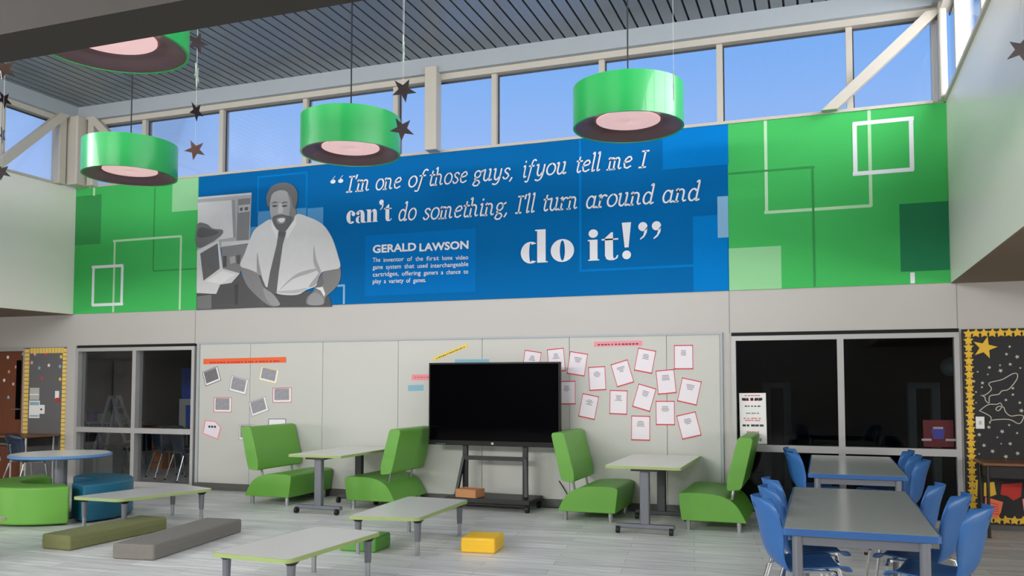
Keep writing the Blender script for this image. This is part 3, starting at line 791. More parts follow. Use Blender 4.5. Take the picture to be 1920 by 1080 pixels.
def scribble(m, n=9, zf=0.0):
    def f(o, w, h, t):
        rr = random.Random(n)
        x = -w*.42
        while x < w*.42:
            l = w*.86/n*(.4+.5*rr.random())
            box(x, min(x+l, w*.45), -t-.0008, -t, h*(zf-.14), h*(zf+.10)).build('pen_mark', M[m], o); x += w*.86/n
    return f
GS = 'coloured paper strips on the whiteboard'
quad_sheet('heading_strip', 'pink paper heading strip above the red-edged handouts', 'paper strip', Z(*S4, [(318,180),(710,163),(708,205),(320,220)]), M['pink'], GS, scribble('dink', 12, -.1))
quad_sheet('heading_strip', 'long orange paper strip above the photo cards', 'paper strip', Z(360, 600, 4.32, [(93,312),(762,303),(762,348),(93,355)]), M['orange'], GS, scribble('dred', 20, -.2))
quad_sheet('heading_strip', 'slanted yellow paper strip over the black screen', 'paper strip', Z(*S3, [(310,300),(588,195),(598,222),(320,328)]), M['ylw'], GS, scribble('dink', 14, -.1))
quad_sheet('heading_strip', 'wide light blue paper strip peeking over the screen top', 'paper strip', Z(*S3, [(488,318),(765,318),(765,362),(488,362)]), M['lblue'], GS)
quad_sheet('heading_strip', 'pink paper strip beside the screen edge', 'paper strip', Z(*S3, [(138,442),(420,438),(420,484),(138,488)]), M['pink'], GS, scribble('rink', 10, 0))
quad_sheet('heading_strip', 'short light blue paper strip below the pink one', 'paper strip', Z(*S3, [(108,528),(232,525),(235,572),(108,575)]), M['lblue'], GS)
def photo_parts(border, pic, b=(.09, .12, .06, .16)):
    def f(o, w, h, t):
        e = .008
        for a in ((-w/2, w/2, h/2-e, h/2), (-w/2, w/2, -h/2, -h/2+e), (-w/2, -w/2+e, -h/2, h/2), (w/2-e, w/2, -h/2, h/2)):
            box(a[0], a[1], -t-.0008, -t, a[2], a[3]).build('border', M[border], o)
        box(-w/2+w*b[0], w/2-w*b[1], -t-.0012, -t, -h/2+h*b[3], h/2-h*b[2]).build('picture', M[pic], o)
    return f
GP = 'photo cards on the whiteboard'; S2 = (360, 600, 4.32)
for l, q, bd, pc in (
 ('dark photo card tipped counterclockwise under the orange strip end', [(85,425),(205,372),(240,490),(110,535)], 'dink', 'photod'),
 ('grey photo card leaning clockwise between the dark card and the yellow-edged card', [(320,447),(460,485),(435,610),(300,570)], 'ink', 'photo'),
 ('yellow-edged photo card under the orange strip', [(560,375),(708,405),(682,520),(545,482)], 'ylw', 'photo'),
 ('pink-edged photo card below the yellow-edged card', [(655,548),(805,545),(808,668),(655,668)], 'red', 'photo'),
 ('pink-edged photo card above the folded pink note', [(178,625),(322,625),(320,750),(178,745)], 'red', 'photo'),
 ('grey green photo card tipped counterclockwise above the booth', [(455,665),(595,620),(625,735),(490,780)], 'ink', 'photo'),
 ('small printed card beside the booth backrest edge', [(382,845),(500,845),(498,972),(380,972)], 'ink', 'ink'),
 ('white card peeking over the booth backrest', [(620,800),(762,800),(762,905),(620,905)], 'nsign', 'white')):
    quad_sheet('photo_card', l, 'card', Z(*S2, q), M['white'], GP, photo_parts(bd, pc))
nt_ = [(pw(px, py, WF)) for px, py in Z(*S2, [(105,810),(190,820),(238,870),(210,970),(85,920)])]
c_ = sum(nt_, Vector())/5
no = thing('paper_note', 'pink five-sided paper note below the pink-edged photo cards', 'note', (c_.x, WF, c_.z))
MB().prism([(p.x-c_.x, p.z-c_.z) for p in nt_], 0, .002, lambda a, b, c: (a, -c, b)).build('sheet', M['pink'], no)
MB().prism([((p.x-c_.x)*.88, (p.z-c_.z)*.88) for p in nt_], .002, .003, lambda a, b, c: (a, -c, b)).build('face', M['lilac'], no)
for k in range(3): box(-.07+.05*k, -.035+.05*k, -.004, -.003, .01, .04).build('pen_mark', M['dink'], no)

# papers on the dark windows
def sign_parts(o, w, h, t):
    rr = random.Random(5)
    for i, (z, m, hh, ww) in enumerate(((.45,'rink',.012,.6),(.38,'dink',.03,.8),(.36,'rink',.02,.7),(.24,'dink',.014,.6),(.10,'ink',.016,.5),(-.0,'rink',.012,.7),(-.04,'rink',.012,.6),(-.14,'dink',.024,.8),(-.27,'rink',.02,.5),(-.33,'rink',.014,.5),(-.42,'ink',.04,.7))):
        n = 5; x = -w*ww/2
        for k in range(n):
            l = w*ww/n*(.5+.45*rr.random()); box(x, x+l, -t-.0008, -t, h*z-hh/2, h*z+hh/2).build('pen_mark', M[m], o); x += w*ww/n
quad_sheet('window_notice', 'tall white hand-lettered notice taped to the dark window by the booth', 'notice', [(1387, 737), (1437, 737), (1437, 831), (1387, 833)], M['white'], None, sign_parts, y=W+.053)
def red_sign(o, w, h, t):
    MB().prism([(-.07, .05), (.07, .05), (.05, -.06), (-.05, -.06)], t, t+.001, lambda a, b, c: (a, -c, b)).build('emblem', M['nsign'], o)
    for x, z in ((0, .06), (-.12, -.07), (.12, -.07)): box(x-.05, x+.05, -t-.001, -t, z-.012, z+.012).build('print_bar', M['ink'], o)
quad_sheet('window_sign', 'dark red sign with a navy emblem low in the dark window', 'sign', [(1731, 788), (1787, 787), (1789, 838), (1731, 838)], M['rsign'], None, red_sign, y=W+.053)

# ================================================================== notice boards
nb = thing('notice_board', 'tall grey pinboard with a yellow paper border beside the wooden door', 'notice board', (0, W-.002, 0))
NX0, NX1, NZ1 = -12.262, -11.348, 2.15
box(NX0, NX1, -.02, 0, .0, NZ1).build('panel', M['gpin'], nb)
pc = None
def border_piece(x, z, w, h):
    global pc
    if pc is None: pc = box(-.5, .5, -.006, 0, -.5, .5).build('border_piece', M['cream'], nb)
    else: pc = share(pc, nb)
    pc.location = (x, -.02, z); pc.scale = (w, 1, h)
z = NZ1-.05; i = 0
while z > .12:
    border_piece(NX0+.055, z, .10, .056)
    border_piece(NX1-.05, z, .085, .056); z -= .066
x = NX0+.15
while x < NX1-.1:
    border_piece(x, NZ1-.05, .056, .085); x += .066
for px, py, k in ((66,664,'rose'),(86,664,'red'),(115,669,'ylw'),(119,674,'nsign'),(60,680,'rose'),(92,685,'white'),(74,690,'lblue'),(113,687,'lblue'),(79,709,'red'),(113,711,'ylw')):
    p = pw(px, py, W-.02); sticker(nb, p.x, p.z, k, y=-.02)
box(-11.58, -11.50, -.028, -.02, 1.33, 1.45).build('cutout', M['white'], nb); box(-11.56, -11.49, -.029, -.02, 1.27, 1.34).build('cutout', M['dred'], nb)
def nrect(name, label, px0, py0, px1, py1, m, dep, cat, parts=None, y=W-.0235):
    a = pw(px0, py0, y); b = pw(px1, py1, y)
    o = thing(name, label, cat, (a.x, y, b.z)); w, h = b.x-a.x, a.z-b.z
    box(0, w, -dep, 0, 0, h).build('sheet' if dep < .01 else 'body', m, o, bevel=.004 if dep > .01 else 0)
    if parts: parts(o, w, h, dep)
    return o
nrect('room_plate', 'grey room plate above the white info card', 57, 727, 74, 750, M['cab'], .012, 'sign', lambda o, w, h, d: box(0, w, -d-.002, -d, h*.4, h*.5).build('stripe', M['white'], o))
def info(o, w, h, d):
    box(w*.06, w*.94, -d-.001, -d, h*.74, h*.92).build('stripe', M['lblue'], o); box(w*.06, w*.94, -d-.001, -d, h*.08, h*.17).build('stripe', M['lblue'], o)
nrect('info_card', 'white info card with blue stripes on the grey pinboard', 55.5, 751, 74, 784, M['white'], .006, 'card', info)
nrect('wall_switch', 'small white switch plate beside the info card', 74.5, 759, 84, 776, M['white'], .012, 'switch', lambda o, w, h, d: box(w*.3, w*.6, -d-.004, -d, h*.4, h*.6).build('toggle', M['dink'], o))

bb = thing('notice_board', 'black pinboard with gold star border, chalk drawings and paper shapes', 'notice board', (0, W-.002, 0))
BX_0, BX_1, BZ0, BZ1 = 1.44, 4.6, .06, 2.16
box(BX_0, BX_1, -.02, 0, BZ0, BZ1).build('panel', M['bpin'], bb)
st = None
def gstar(x, z, rot=0):
    global st
    if st is None: st = MB().prism(star_poly(.052, .028), 0, .004, lambda a, b, c: (a, -c, b)).build('border_star', M['gold'], bb)
    else: st = share(st, bb)
    st.location = (x, -.02, z); st.rotation_euler = (0, rot, 0)
z = BZ1-.05
while z > BZ0+.02: gstar(BX_0+.065, z, .2*math.sin(z*40)); z -= .074
x = BX_0+.14
while x < BX_1-.1: gstar(x, BZ1-.045, .2*math.sin(x*40)); gstar(x, BZ0+.055, .2*math.sin(x*30)); x += .079
def brect(px, py): p = pw(px, py, W-.02); return p.x, p.z
sx_, sz_ = brect(1846, 652)
MB().prism(star_poly(.125, .05, .25), 0, .012, lambda a, b, c: (sx_+a, -.02-c, sz_+b)).build('gold_star', M['gold'], bb)
rr = random.Random(11); cs = None
spots = [(1893,650),(1907,669),(1887,664),(1875,685),(1855,689),(1833,697),(1852,702),(1842,718),(1876,695),(1894,683),(1913,690),(1826,715),(1841,726),(1830,755),(1899,740),(1912,755),(1886,750),(1899,728),(1879,809),(1836,815),(1907,812),(1892,797),(1854,801),(1845,835),(1861,846),(1877,832),(1908,850),(1886,856),(1836,851),(1894,832),(1870,820),(1915,770),(1830,735)]
for px, py in spots:
    a, b = brect(px, py)
    if cs is None: cs = MB().prism(star_poly(.018, .008), 0, .002, lambda a, b, c: (a, -c, b)).build('chalk_star', M['chalk'], bb)
    else: cs = share(cs, bb)
    cs.location = (a, -.02, b); s = .6+.8*rr.random(); cs.scale = (s, 1, s); cs.rotation_euler = (0, rr.random()*2, 0)
# chalk outlines of two winged craft
def chalk(pts, name='chalk_drawing', closed=False):
    P = [brect(*p) for p in pts]; P = catmull(P, 4, closed)
    if closed: P.append(P[0])
    b = MB(); stroke(b, P, .009); o = MB(); o.v = [(x, -.0225, z) for x, z in b.v]; o.f = b.f; o.build(name, M['chalk'], bb)
def C5(pts): return [(1360+x/3.086, 600+y/3.086) for x, y in pts]
chalk(C5([(1465,432),(1500,435),(1540,400),(1525,365),(1600,345),(1660,312),(1688,312),(1685,345),(1640,400),(1600,410),(1580,430),(1530,440),(1525,480),(1505,465),(1500,445),(1465,432)]))
chalk(C5([(1470,525),(1520,490),(1570,488),(1590,480),(1600,500),(1580,525),(1565,515),(1580,500),(1610,505),(1620,530),(1650,555),(1700,550),(1725,560),(1700,600),(1640,575),(1540,580),(1530,600),(1535,560),(1470,525)]))
def cut(pts, key, name='paper_shape'):
    P = [brect(*p) for p in pts]
    return MB().prism(P, .02, .026, lambda a, b, c: (a, -c, b)).build(name, M[key], bb)
def C7(pts): return [(1400+x/3.6, 780+y/3.6) for x, y in pts]
cut(C7([(1600,450),(1670,445),(1685,530),(1640,545),(1600,540)]), 'gold')
cut(C7([(1720,460),(1860,450),(1850,545),(1800,570),(1760,540),(1712,530)]), 'dred')
cut(C7([(1610,545),(1730,580),(1715,650),(1690,690),(1605,670)]), 'coral')
cut(C7([(1860,560),(1960,550),(1950,640),(1870,640)]), 'pink')
cut(C7([(1545,430),(1560,430),(1556,540),(1543,540)]), 'gold')
for k in range(5):
    a = C7([(1625, 580+k*18), (1700, 596+k*16), (1698, 600+k*16), (1623, 584+k*18)]); P = [brect(*p) for p in a]
    MB().prism(P, .026, .027, lambda a, b, c: (a, -c, b)).build('pen_line', M['dred'], bb)
nrect('wall_switch', 'white light switch on the black star-bordered pinboard', 1829, 781, 1846, 804, M['white'], .014, 'switch', lambda o, w, h, d: box(w*.35, w*.65, -d-.004, -d, h*.35, h*.65).build('toggle', M['cab'], o))

# ================================================================== pendant lamps
def pendant(x, y, label):
    D = .55; z0 = 4.12; hh = .40
    o = thing('pendant_lamp', label, 'lamp', (x, y, z0), 0, 'green drum pendants')
    MB().lathe([(D, 0), (D, hh), (D-.02, hh), (D-.02, 0), (D, 0)], 64).build('drum', M['drum'], o, smooth=True); dr_ = o.children[-1]; dr_.data.set_sharp_from_angle(angle=R(40))
    MB().lathe([(D-.021, .004), (.32, .078), (.32, .10), (D-.021, .03)], 64).build('lining', M['lining'], dr_, smooth=True)
    MB().lathe([(.318, .072), (.16, .068), (.001, .066), (.001, .095), (.318, .095)], 48).build('diffuser', M['diff'], o, smooth=True)
    MB().lathe([(D-.021, hh-.03), (.001, hh-.03), (.001, hh-.01), (D-.021, hh-.01)], 48).build('top_plate', M['drum'], dr_)
    ll = bpy.data.lights.new('lamp_light', 'AREA'); ll.shape = 'DISK'; ll.size = .6; ll.energy = 8; ll.color = (1, .92, .88)
    lo = bpy.data.objects.new('lamp_light', ll); COL.objects.link(lo); lo.parent = o; lo.location = (0, 0, .06)
    MB().tube([(0, 0, hh-.02), (0, 0, CEIL-z0-.02)], .008, 6).build('cable', M['cable'], o)
    MB().lathe([(.001, CEIL-z0-.035), (.06, CEIL-z0-.035), (.06, CEIL-z0), (.001, CEIL-z0)], 20).build('canopy', M['fascia'], o)
pendant(-7.99, 8.22, 'green drum pendant lamp hanging before the corner posts of the clerestory')
pendant(-4.90, 8.25, 'green drum pendant lamp hanging over the start of the quotation')
pendant(-1.78, 8.33, 'green drum pendant lamp hanging over the end of the quotation')
pendant(-5.04, 4.98, 'green drum pendant lamp partly hidden by the dark beam')

# ================================================================== hanging foil stars
def hang_star(px, py, Y, r, m, label, rot=0.0, turn=0.0, string=True):
    p = pw(px, py, Y)
    o = thing('hanging_star', label, 'star', p, 0, 'foil stars hung on threads'); d_ = ray(px, py); o.rotation_euler = (0, 0, math.atan2(-d_.x, d_.y)+turn)
    MB().prism(star_poly(r, r*.40, rot), -.004, .004, lambda a, b, c: (a, c, b)).build('star', M[m], o)
    if string:
        MB().tube([(0, 0, r*.2), (0, 0, CEIL-p.z)], .0011, 4).build('thread', M['thread'], o)
hang_star(757, 169, 7.4, .125, 'bstar', 'dark foil star on the upper part of a thread beside the middle pendant', R(170), .1)
hang_star(754, 242, 7.46, .125, 'bstar', 'dark foil star overlapping the drum of the pendant over the quotation start', R(184), .1)
hang_star(368, 209, 7.4, .105, 'bstar', 'small dark foil star turned half sideways above the copper star', R(176), .8)
hang_star(366, 281, 7.46, .115, 'rstar', 'copper foil star against the clerestory beside the corner pendant', R(190), -.2)
hang_star(370, 80, 6.0, .098, 'bstar', 'dark foil star hanging beside the drum under the dark beam', R(160), .3)
hang_star(369, 141, 6.6, .12, 'wstar', 'pale foil star seen nearly edge on under the metal ceiling', R(180), 1.38)
hang_star(757, 92, 6.6, .12, 'wstar', 'pale foil star seen edge on above the pair of dark stars', R(180), 1.5)
hang_star(1263, 160, 6.6, .12, 'wstar', 'pale foil star seen edge on in front of the pendant over the quotation end', R(180), 1.56)
hang_star(8, 187, 7.6, .11, 'bstar', 'dark foil star before the side clerestory pane, upper', R(176), .7)
hang_star(5, 254, 7.66, .11, 'bstar', 'dark foil star before the side clerestory pane, middle, edge on', R(180), 1.3)
hang_star(3, 322, 7.48, .11, 'bstar', 'dark foil star at the sill of the side clerestory', R(184), .3)
hang_star(8, 128, 5.3, .10, 'rstar', 'copper and dark foil star just under the dark beam', R(190), .3)
hang_star(1916, 92, 5.2, .08, 'bstar', 'dark foil star in front of the satin bulkhead wall', R(170), -.2)

# ================================================================== booths
def booth(x_back, y0, face, label):
    """x_back: where the back foot stands; face=+1 opens towards +x; runs from y0 to the wall"""
    y1 = W-.055; Ln = y1-y0
    o = thing('booth_bench', label, 'booth seat', (x_back, y0, 0), 0, 'lime green booth benches')
    s = face
    seat = catmull([(-.03, .105), (.0, .17), (.06, .27), (.14, .34), (.26, .385), (.42, .40), (.60, .40), (.665, .385), (.675, .35), (.66, .22), (.645, .105)], 4)
    MB().prism([(s*a, b) for a, b in seat], 0, Ln, lambda a, b, c: (a, c, b)).build('seat', M['lgreen'], o, bevel=.022, seg=3, smooth=True)
    back = [(.02, .45), (.17, .432), (.165, .56), (.05, .985), (.02, 1.005), (-.09, 1.00), (-.105, .97), (-.02, .60)]
    MB().prism([(s*a, b) for a, b in rounded(back, .035, 3)], 0, Ln, lambda a, b, c: (a, c, b)).build('backrest', M['lgreen'], o, bevel=.022, seg=3, smooth=True)
    for yy in (.16, Ln-.16):
        MB().tube([(s*.13, yy, .33), (s*.10, yy, .50)], .016).build('post', M['steel'], o)
    for xx in (.05, .58):
        for yy in (.06, Ln-.06): MB().tube([(s*xx, yy, 0), (s*xx, yy, .12)], .026, 10).build('foot', M['steel'], o)
    return o
booth(-7.10, 9.42, 1, 'lime green booth bench under the photo cards, open towards the table')
booth(-5.01, 9.50, -1, 'lime green booth bench backing onto the black screen stand')
booth(-2.86, 9.52, 1, 'lime green booth bench with backrest against the black screen edge')
booth(-.80, 9.33, -1, 'lime green booth bench beside the dark window notice')
def booth_table(x0, x1, y0, y1, yl, label):
    o = thing('booth_table', label, 'table', ((x0+x1)/2, y0, 0), 0, 'booth tables on wheeled T legs'); w = (x1-x0)/2; L = y1-y0
    P = rounded([(-w, 0), (w, 0), (w, L), (-w, L)], .03); Q = inset(P, .006)
    MB().prism(Q, .682, .711).build('tabletop', M['wtop'], o)
    MB().ring(P, Q, .68, .71).build('edge_band', M['gedge'], o)
    for yy, m in ((yl, M['leg']), (L-.42, M['darkleg'])):
        box(-.05, .05, yy-.035, yy+.035, .09, .66).build('leg', m, o, bevel=.012)
        box(-.13, .13, yy-.10, yy+.10, .655, .682).build('mount_plate', M['black'], o)
        fb_ = box(-.31, .31, yy-.04, yy+.04, .05, .098).build('foot_bar', m, o, bevel=.012)
        for sx in (-.28, .28):
            MB().tube([(sx-.018, yy-.05, .036), (sx+.018, yy-.05, .036)], .036, 14).build('caster', M['caster'], fb_)
    return o
booth_table(-6.12, -5.38, 8.90, 10.40, .12, 'white booth table between the two benches under the photo cards')
booth_table(-2.17, -1.37, 8.85, 10.40, .14, 'white booth table under the red-edged handouts')

# ================================================================== screen on stand
tv = thing('display_stand', 'large black flat screen on a wheeled black stand with low shelf', 'screen', (-3.905, W-.36, 0))
tvc = box(-.885, .885, -.05, .02, .785, 1.835).build('case', M['bezel'], tv, bevel=.006)
box(-.865, .865, -.053, -.049, .845, 1.815).build('display', M['screen'], tvc)
box(-.015, .015, -.054, -.049, .803, .828).build('logo_mark', M['cab'], tvc)
for k in range(4): box(-.78+.035*k, -.755+.035*k, -.052, -.049, .796, .802).build('label_mark', M['ink'], tvc)
for s in (-1, 1):
    box(s*.405-.03, s*.405+.03, .02, .07, .16, 1.5).build('upright', M['black'], tv)
    MB().bar((s*.47, -.10, .17), (s*.42, .02, .62), .035, .05, up=(0, 1, 0)).build('brace', M['black'], tv)
box(-.43, .43, .0, .05, .60, .65).build('cross_bar', M['black'], tv)
box(-.56, .56, -.26, .28, .095, .155).build('base_shelf', M['black'], tv, bevel=.008); tvb = tv.children[-1]
for sx in (-.52, .52):
    for sy in (-.22, .24):
        MB().tube([(sx-.02, sy, .045), (sx+.02, sy, .045)], .045, 14).build('caster', M['caster'], tvb)
        box(sx-.015, sx+.015, sy-.015, sy+.015, .05, .10).build('caster_stem', M['black'], tvb)
cb = thing('cardboard_box', 'small brown cardboard box on the black stand shelf', 'box', (-4.17, W-.50, .157), R(-6))
box(-.14, .14, -.11, .11, .004, .095).build('tray', M['card'], cb)
box(-.145, .145, -.115, -.11, 0, .10).build('flap', M['card'], cb); box(-.145, .145, .11, .115, 0, .10).build('flap', M['card'], cb)
box(.14, .145, -.115, .115, 0, .10).build('flap', M['card'], cb); box(-.145, -.14, -.115, .115, 0, .10).build('flap', M['card'], cb)
tag(MB().tube(catmull([(-3.15, W-.03, .34), (-3.05, W-.05, .2), (-2.98, W-.05, .05), (-3.1, W-.06, .012), (-3.36, W-.1, .012)], 6), .006, 6).build('power_cord', M['caster']), 'thin black cord running from the wall to the screen stand', 'cord')

# ================================================================== low floor tables and floor cushions
def low_table(corners, label, zt=.36, group='low floor tables with pale green edges'):
    c = sum((Vector(p) for p in corners), Vector((0, 0)))/4
    o = thing('floor_table', label, 'table', (c.x, c.y, 0), 0, group)
    P = rounded([(p[0]-c.x, p[1]-c.y) for p in corners], .07); Q = inset(P, .012)
    MB().prism(Q, zt-.027, zt+.001).build('tabletop', M['ltop'], o)
    MB().ring(P, Q, zt-.03, zt).build('edge_band', M['gedge'], o)
    for p in corners:
        v = Vector((p[0]-c.x, p[1]-c.y)); q = v*(1-.13/v.length)
        lg = MB().tube([(q.x, q.y, zt*.36), (q.x, q.y, zt-.05)], .026, 12, .032).build('leg', M['leg'], o)
        MB().tube([(q.x, q.y, .0), (q.x, q.y, zt*.42)], .020, 12).build('leg_insert', M['steel'], lg)
        MB().tube([(q.x, q.y, zt-.06), (q.x, q.y, zt-.03)], .035, 14, .062).build('leg_collar', M['black'], lg)
    return o
low_table([(-7.57, 7.07), (-6.93, 7.07), (-6.62, 8.18), (-7.34, 8.42)], 'low pale-green-edged floor table between the olive and grey floor cushions')
low_table([(-4.10, 6.90), (-3.43, 7.02), (-3.48, 8.30), (-4.20, 8.34)], 'low pale-green-edged floor table in front of the screen stand')
low_table([(-4.16, 5.10), (-3.46, 5.06), (-3.40, 6.28), (-4.06, 6.34)], 'low pale-green-edged floor table with a green cushion behind it')
low_table([(-7.65, 4.70), (-6.98, 4.66), (-6.93, 5.80), (-7.62, 5.86)], 'low pale-green-edged floor table in front of the lime ring seat')
def cushion(p0, p1, w, h, m, label, name='floor_cushion'):
    a, b = Vector(p0), Vector(p1); d = b-a; L = d.length
    o = thing(name, label, 'cushion', (*((a+b)/2), 0), math.atan2(d.y, d.x), 'floor cushions')
    box(-L/2, L/2, -w/2, w/2, 0, h).build('pad', m, o, bevel=.02, seg=3, smooth=True)
    pp = rounded([(-L/2-.002, -w/2-.002), (L/2+.002, -w/2-.002), (L/2+.002, w/2+.002), (-L/2-.002, w/2+.002)], .02)
    MB().ring(pp, inset(pp, .006), h*.5-.004, h*.5+.004).build('seam', m, o)
    return o
cushion((-6.84, 6.22), (-6.82, 7.47), .36, .14, M['olive'], 'long olive fabric floor cushion under the low table edge')
cushion((-5.80, 6.10), (-6.01, 7.60), .42, .14, M['gfab'], 'long grey fabric floor cushion with squared ends')
cushion((-3.21, 7.58), (-2.88, 7.62), .36, .14, M['yellow'], 'bright yellow square floor cushion beside the low table')
cushion((-4.30, 7.26), (-3.93, 7.28), .34, .14, M['gcush'], 'green square floor cushion beneath the low table')

# ================================================================== ring seat with round table
RC = Vector((-8.52, 7.79)); to_cam = math.atan2(-RC.y, -RC.x)
def arc_seat(a0, a1, m, label):
    o = thing('ring_seat', label, 'ottoman', (RC.x, RC.y, 0), 0, 'curved ring seats around the round table')
    ro, ri, n = .80, .40, 26; A0, A1 = to_cam+R(a0), to_cam+R(a1)
    P = [(ro*math.cos(A0+(A1-A0)*i/n), ro*math.sin(A0+(A1-A0)*i/n)) for i in range(n+1)]+[(ri*math.cos(A1-(A1-A0)*i/n), ri*math.sin(A1-(A1-A0)*i/n)) for i in range(n+1)]
    MB().prism(P, .02, .43).build('upholstery', m, o, bevel=.025, seg=3, smooth=True)
    for k in range(3):
        t = A0+(A1-A0)*(.12+.38*k); MB().tube([(.6*math.cos(t), .6*math.sin(t), 0), (.6*math.cos(t), .6*math.sin(t), .03)], .03, 10).build('foot', M['black'], o)
    return o
arc_seat(-168, 7, M['lgreen'], 'lime green curved ring seat around the round table')
arc_seat(17, 160, M['teal'], 'teal curved ring seat around the round table')
rt = thing('round_table', 'round white table with blue edge on a single pedestal between curved seats', 'table', (RC.x, RC.y, 0))
MB().lathe([(.001, .742), (.535, .742), (.535, .716), (.001, .716)], 56).build('tabletop', M['wtop'], rt)
MB().lathe([(.535, .742), (.55, .738), (.553, .712), (.53, .700), (.50, .705), (.50, .716)], 56).build('edge_band', M['bedge_lit'], rt, smooth=True)
MB().tube([(0, 0, .02), (0, 0, .715)], .075, 20).build('pedestal', M['leg'], rt, smooth=False)
MB().lathe([(.001, 0), (.30, 0), (.30, .012), (.08, .03), (.001, .03)], 32).build('base_plate', M['darkleg'], rt)

# ================================================================== grey tables with blue edge and blue chairs
def study_table(x0, x1, y0, y1, zt, label):
    c = ((x0+x1)/2, (y0+y1)/2); o = thing('study_table', label, 'table', (*c, 0), 0, 'grey study tables with blue edges')
    w, l = (x1-x0)/2, (y1-y0)/2
    P = rounded([(-w, -l), (w, -l), (w, l), (-w, l)], .03); Q = inset(P, .012)
    MB().prism(Q, zt-.028, zt+.001).build('tabletop', M['gtop'], o)
    MB().ring(P, Q, zt-.036, zt).build('edge_band', M['bedge'], o)
    for s in (-1, 1): box(-w+.08, w-.08, s*(l-.045)-.012, s*(l-.045)+.012, zt-.09, zt-.036).build('apron', M['leg'], o)
    for sx in (-1, 1):
        box(sx*(w-.08)-.012, sx*(w-.08)+.012, -l+.045, l-.045, zt-.09, zt-.036).build('apron', M['leg'], o)
        for sy in (-1, 1):
            MB().tube([(sx*(w-.08), sy*(l-.04), .0), (sx*(w-.08), sy*(l-.04), zt-.04)], .028, 12).build('leg', M['leg'], o)
    return o
study_table(-.225, .575, 5.00, 7.02, .77, 'grey study table with blue edge, standing away from the dark window')
study_table(-.135, .685, 8.10, 10.22, .77, 'grey study table with blue edge pushed up to the dark window')
def shell_mesh(top):
    """one-piece seat and back: profile swept across, wrapped round the sitter; faces +x"""
    prof = catmull([(.44, .425), (.41, .452), (.30, .448), (.16, .44), (.06, .455), (.0, .52), (-.035, .62), (-.06, .74), (-.085, top-.05), (-.10, top)], 4)
    n = 12; b = MB(); N = len(prof)
    for off in (0, 1):
        for i, (x, z) in enumerate(prof):
            t = i/(N-1)
            half = .215 if t < .55 else .215+.015*math.sin((t-.55)/.45*math.pi)
            if t > .84: half *= 1-.32*((t-.84)/.16)**2
            wrap = 0.0 if t < .4 else .085*min(1, (t-.4)/.3)
            for j in range(n+1):
                u = -1+2*j/n
                xx = x+wrap*u*u; zz = z+(.03*u*u if t < .4 else 0)
                dx, dz = (prof[min(i+1, N-1)][0]-prof[max(i-1, 0)][0]), (prof[min(i+1, N-1)][1]-prof[max(i-1, 0)][1])
                ln = math.hypot(dx, dz); nx, nz = (-dz/ln, dx/ln)
                b.v.append((xx+nx*-.009*off*-1, u*half, zz+nz*-.009*off*-1))
    K = N*(n+1)
    hole = lambda i, j: False
    for i in range(N-1):
        for j in range(n):
            # hand hole near the top of the back
            if N-6 <= i <= N-5 and 5 <= j <= 6: 
                continue
            a = i*(n+1)+j; q = (a, a+1, a+n+2, a+n+1)
            b.f.append(q); b.f.append(tuple(K+k for k in q[::-1]))
    # rims
    ed = {}
    for f in b.f:
        for k in range(4):
            e = (f[k], f[(k+1) % 4]); ed[e] = 1
    for (p, q) in list(ed):
        if p < K and q < K and (q, p) not in ed: b.f.append((q, p, p+K, q+K))
    return b
def make_chair(name, label, shell_m, top=.87, group=None):
    o = thing(name, label, 'chair', (0, 0, 0), 0, group)
    shell_mesh(top).build('shell', shell_m, o, smooth=True)
    for sy in (-1, 1):
        for pts in ([(.36, sy*.14, .43), (.36, sy*.19, .40), (.42, sy*.22, .0)], [(.06, sy*.14, .44), (.04, sy*.19, .41), (-.08, sy*.22, .0)]):
            lg = MB().tube(pts, .011, 8).build('leg', M['chrome'], o); q = pts[-1]
            MB().tube([(q[0], q[1], 0), (q[0], q[1], .025)], .016, 8).build('glide', M['caster'], lg)
        MB().tube([(.36, sy*.14, .43), (.06, sy*.14, .44)], .010, 8).build('seat_rail', M['chrome'], o)
    MB().tube([(.34, -.15, .425), (.34, .15, .425)], .009, 8).build('cross_rail', M['chrome'], o)
    return o
ch = make_chair('school_chair', 'x', M['bchair'], .87, 'blue plastic chairs at the grey tables')
CH = [  # x, y, turn, label
 (-.33, 6.66, 14, 'free-standing grey table, booth side, farthest from its open end'),
 (-.32, 6.14, 14, 'free-standing grey table, booth side, middle one'),
 (-.33, 5.62, 16, 'free-standing grey table, booth side, by its open end'),
 (-.31, 9.85, 14, 'window-side grey table, notice side, closest to the glass'),
 (-.25, 9.22, 12, 'window-side grey table, notice side, away from the glass'),
 (.79, 9.88, 166, 'window-side grey table, star board side, closest to the glass'),
 (.80, 9.28, 166, 'window-side grey table, star board side, middle one'),
 (.81, 8.68, 166, 'window-side grey table, star board side, by its open end'),
 (.69, 6.67, 166, 'free-standing grey table, star board side, tucked in'),
 (.77, 6.12, 162, 'free-standing grey table, star board side, pulled out, middle one'),
 (.80, 5.56, 160, 'free-standing grey table, star board side, pulled out, last one'),
]
for i, (x, y, a, l) in enumerate(CH):
    o = ch if i == 0 else copy_tree(ch)
    o.location = (x, y, 0); o.rotation_euler = (0, 0, R(a)); o['label'] = 'blue plastic chair at the '+l
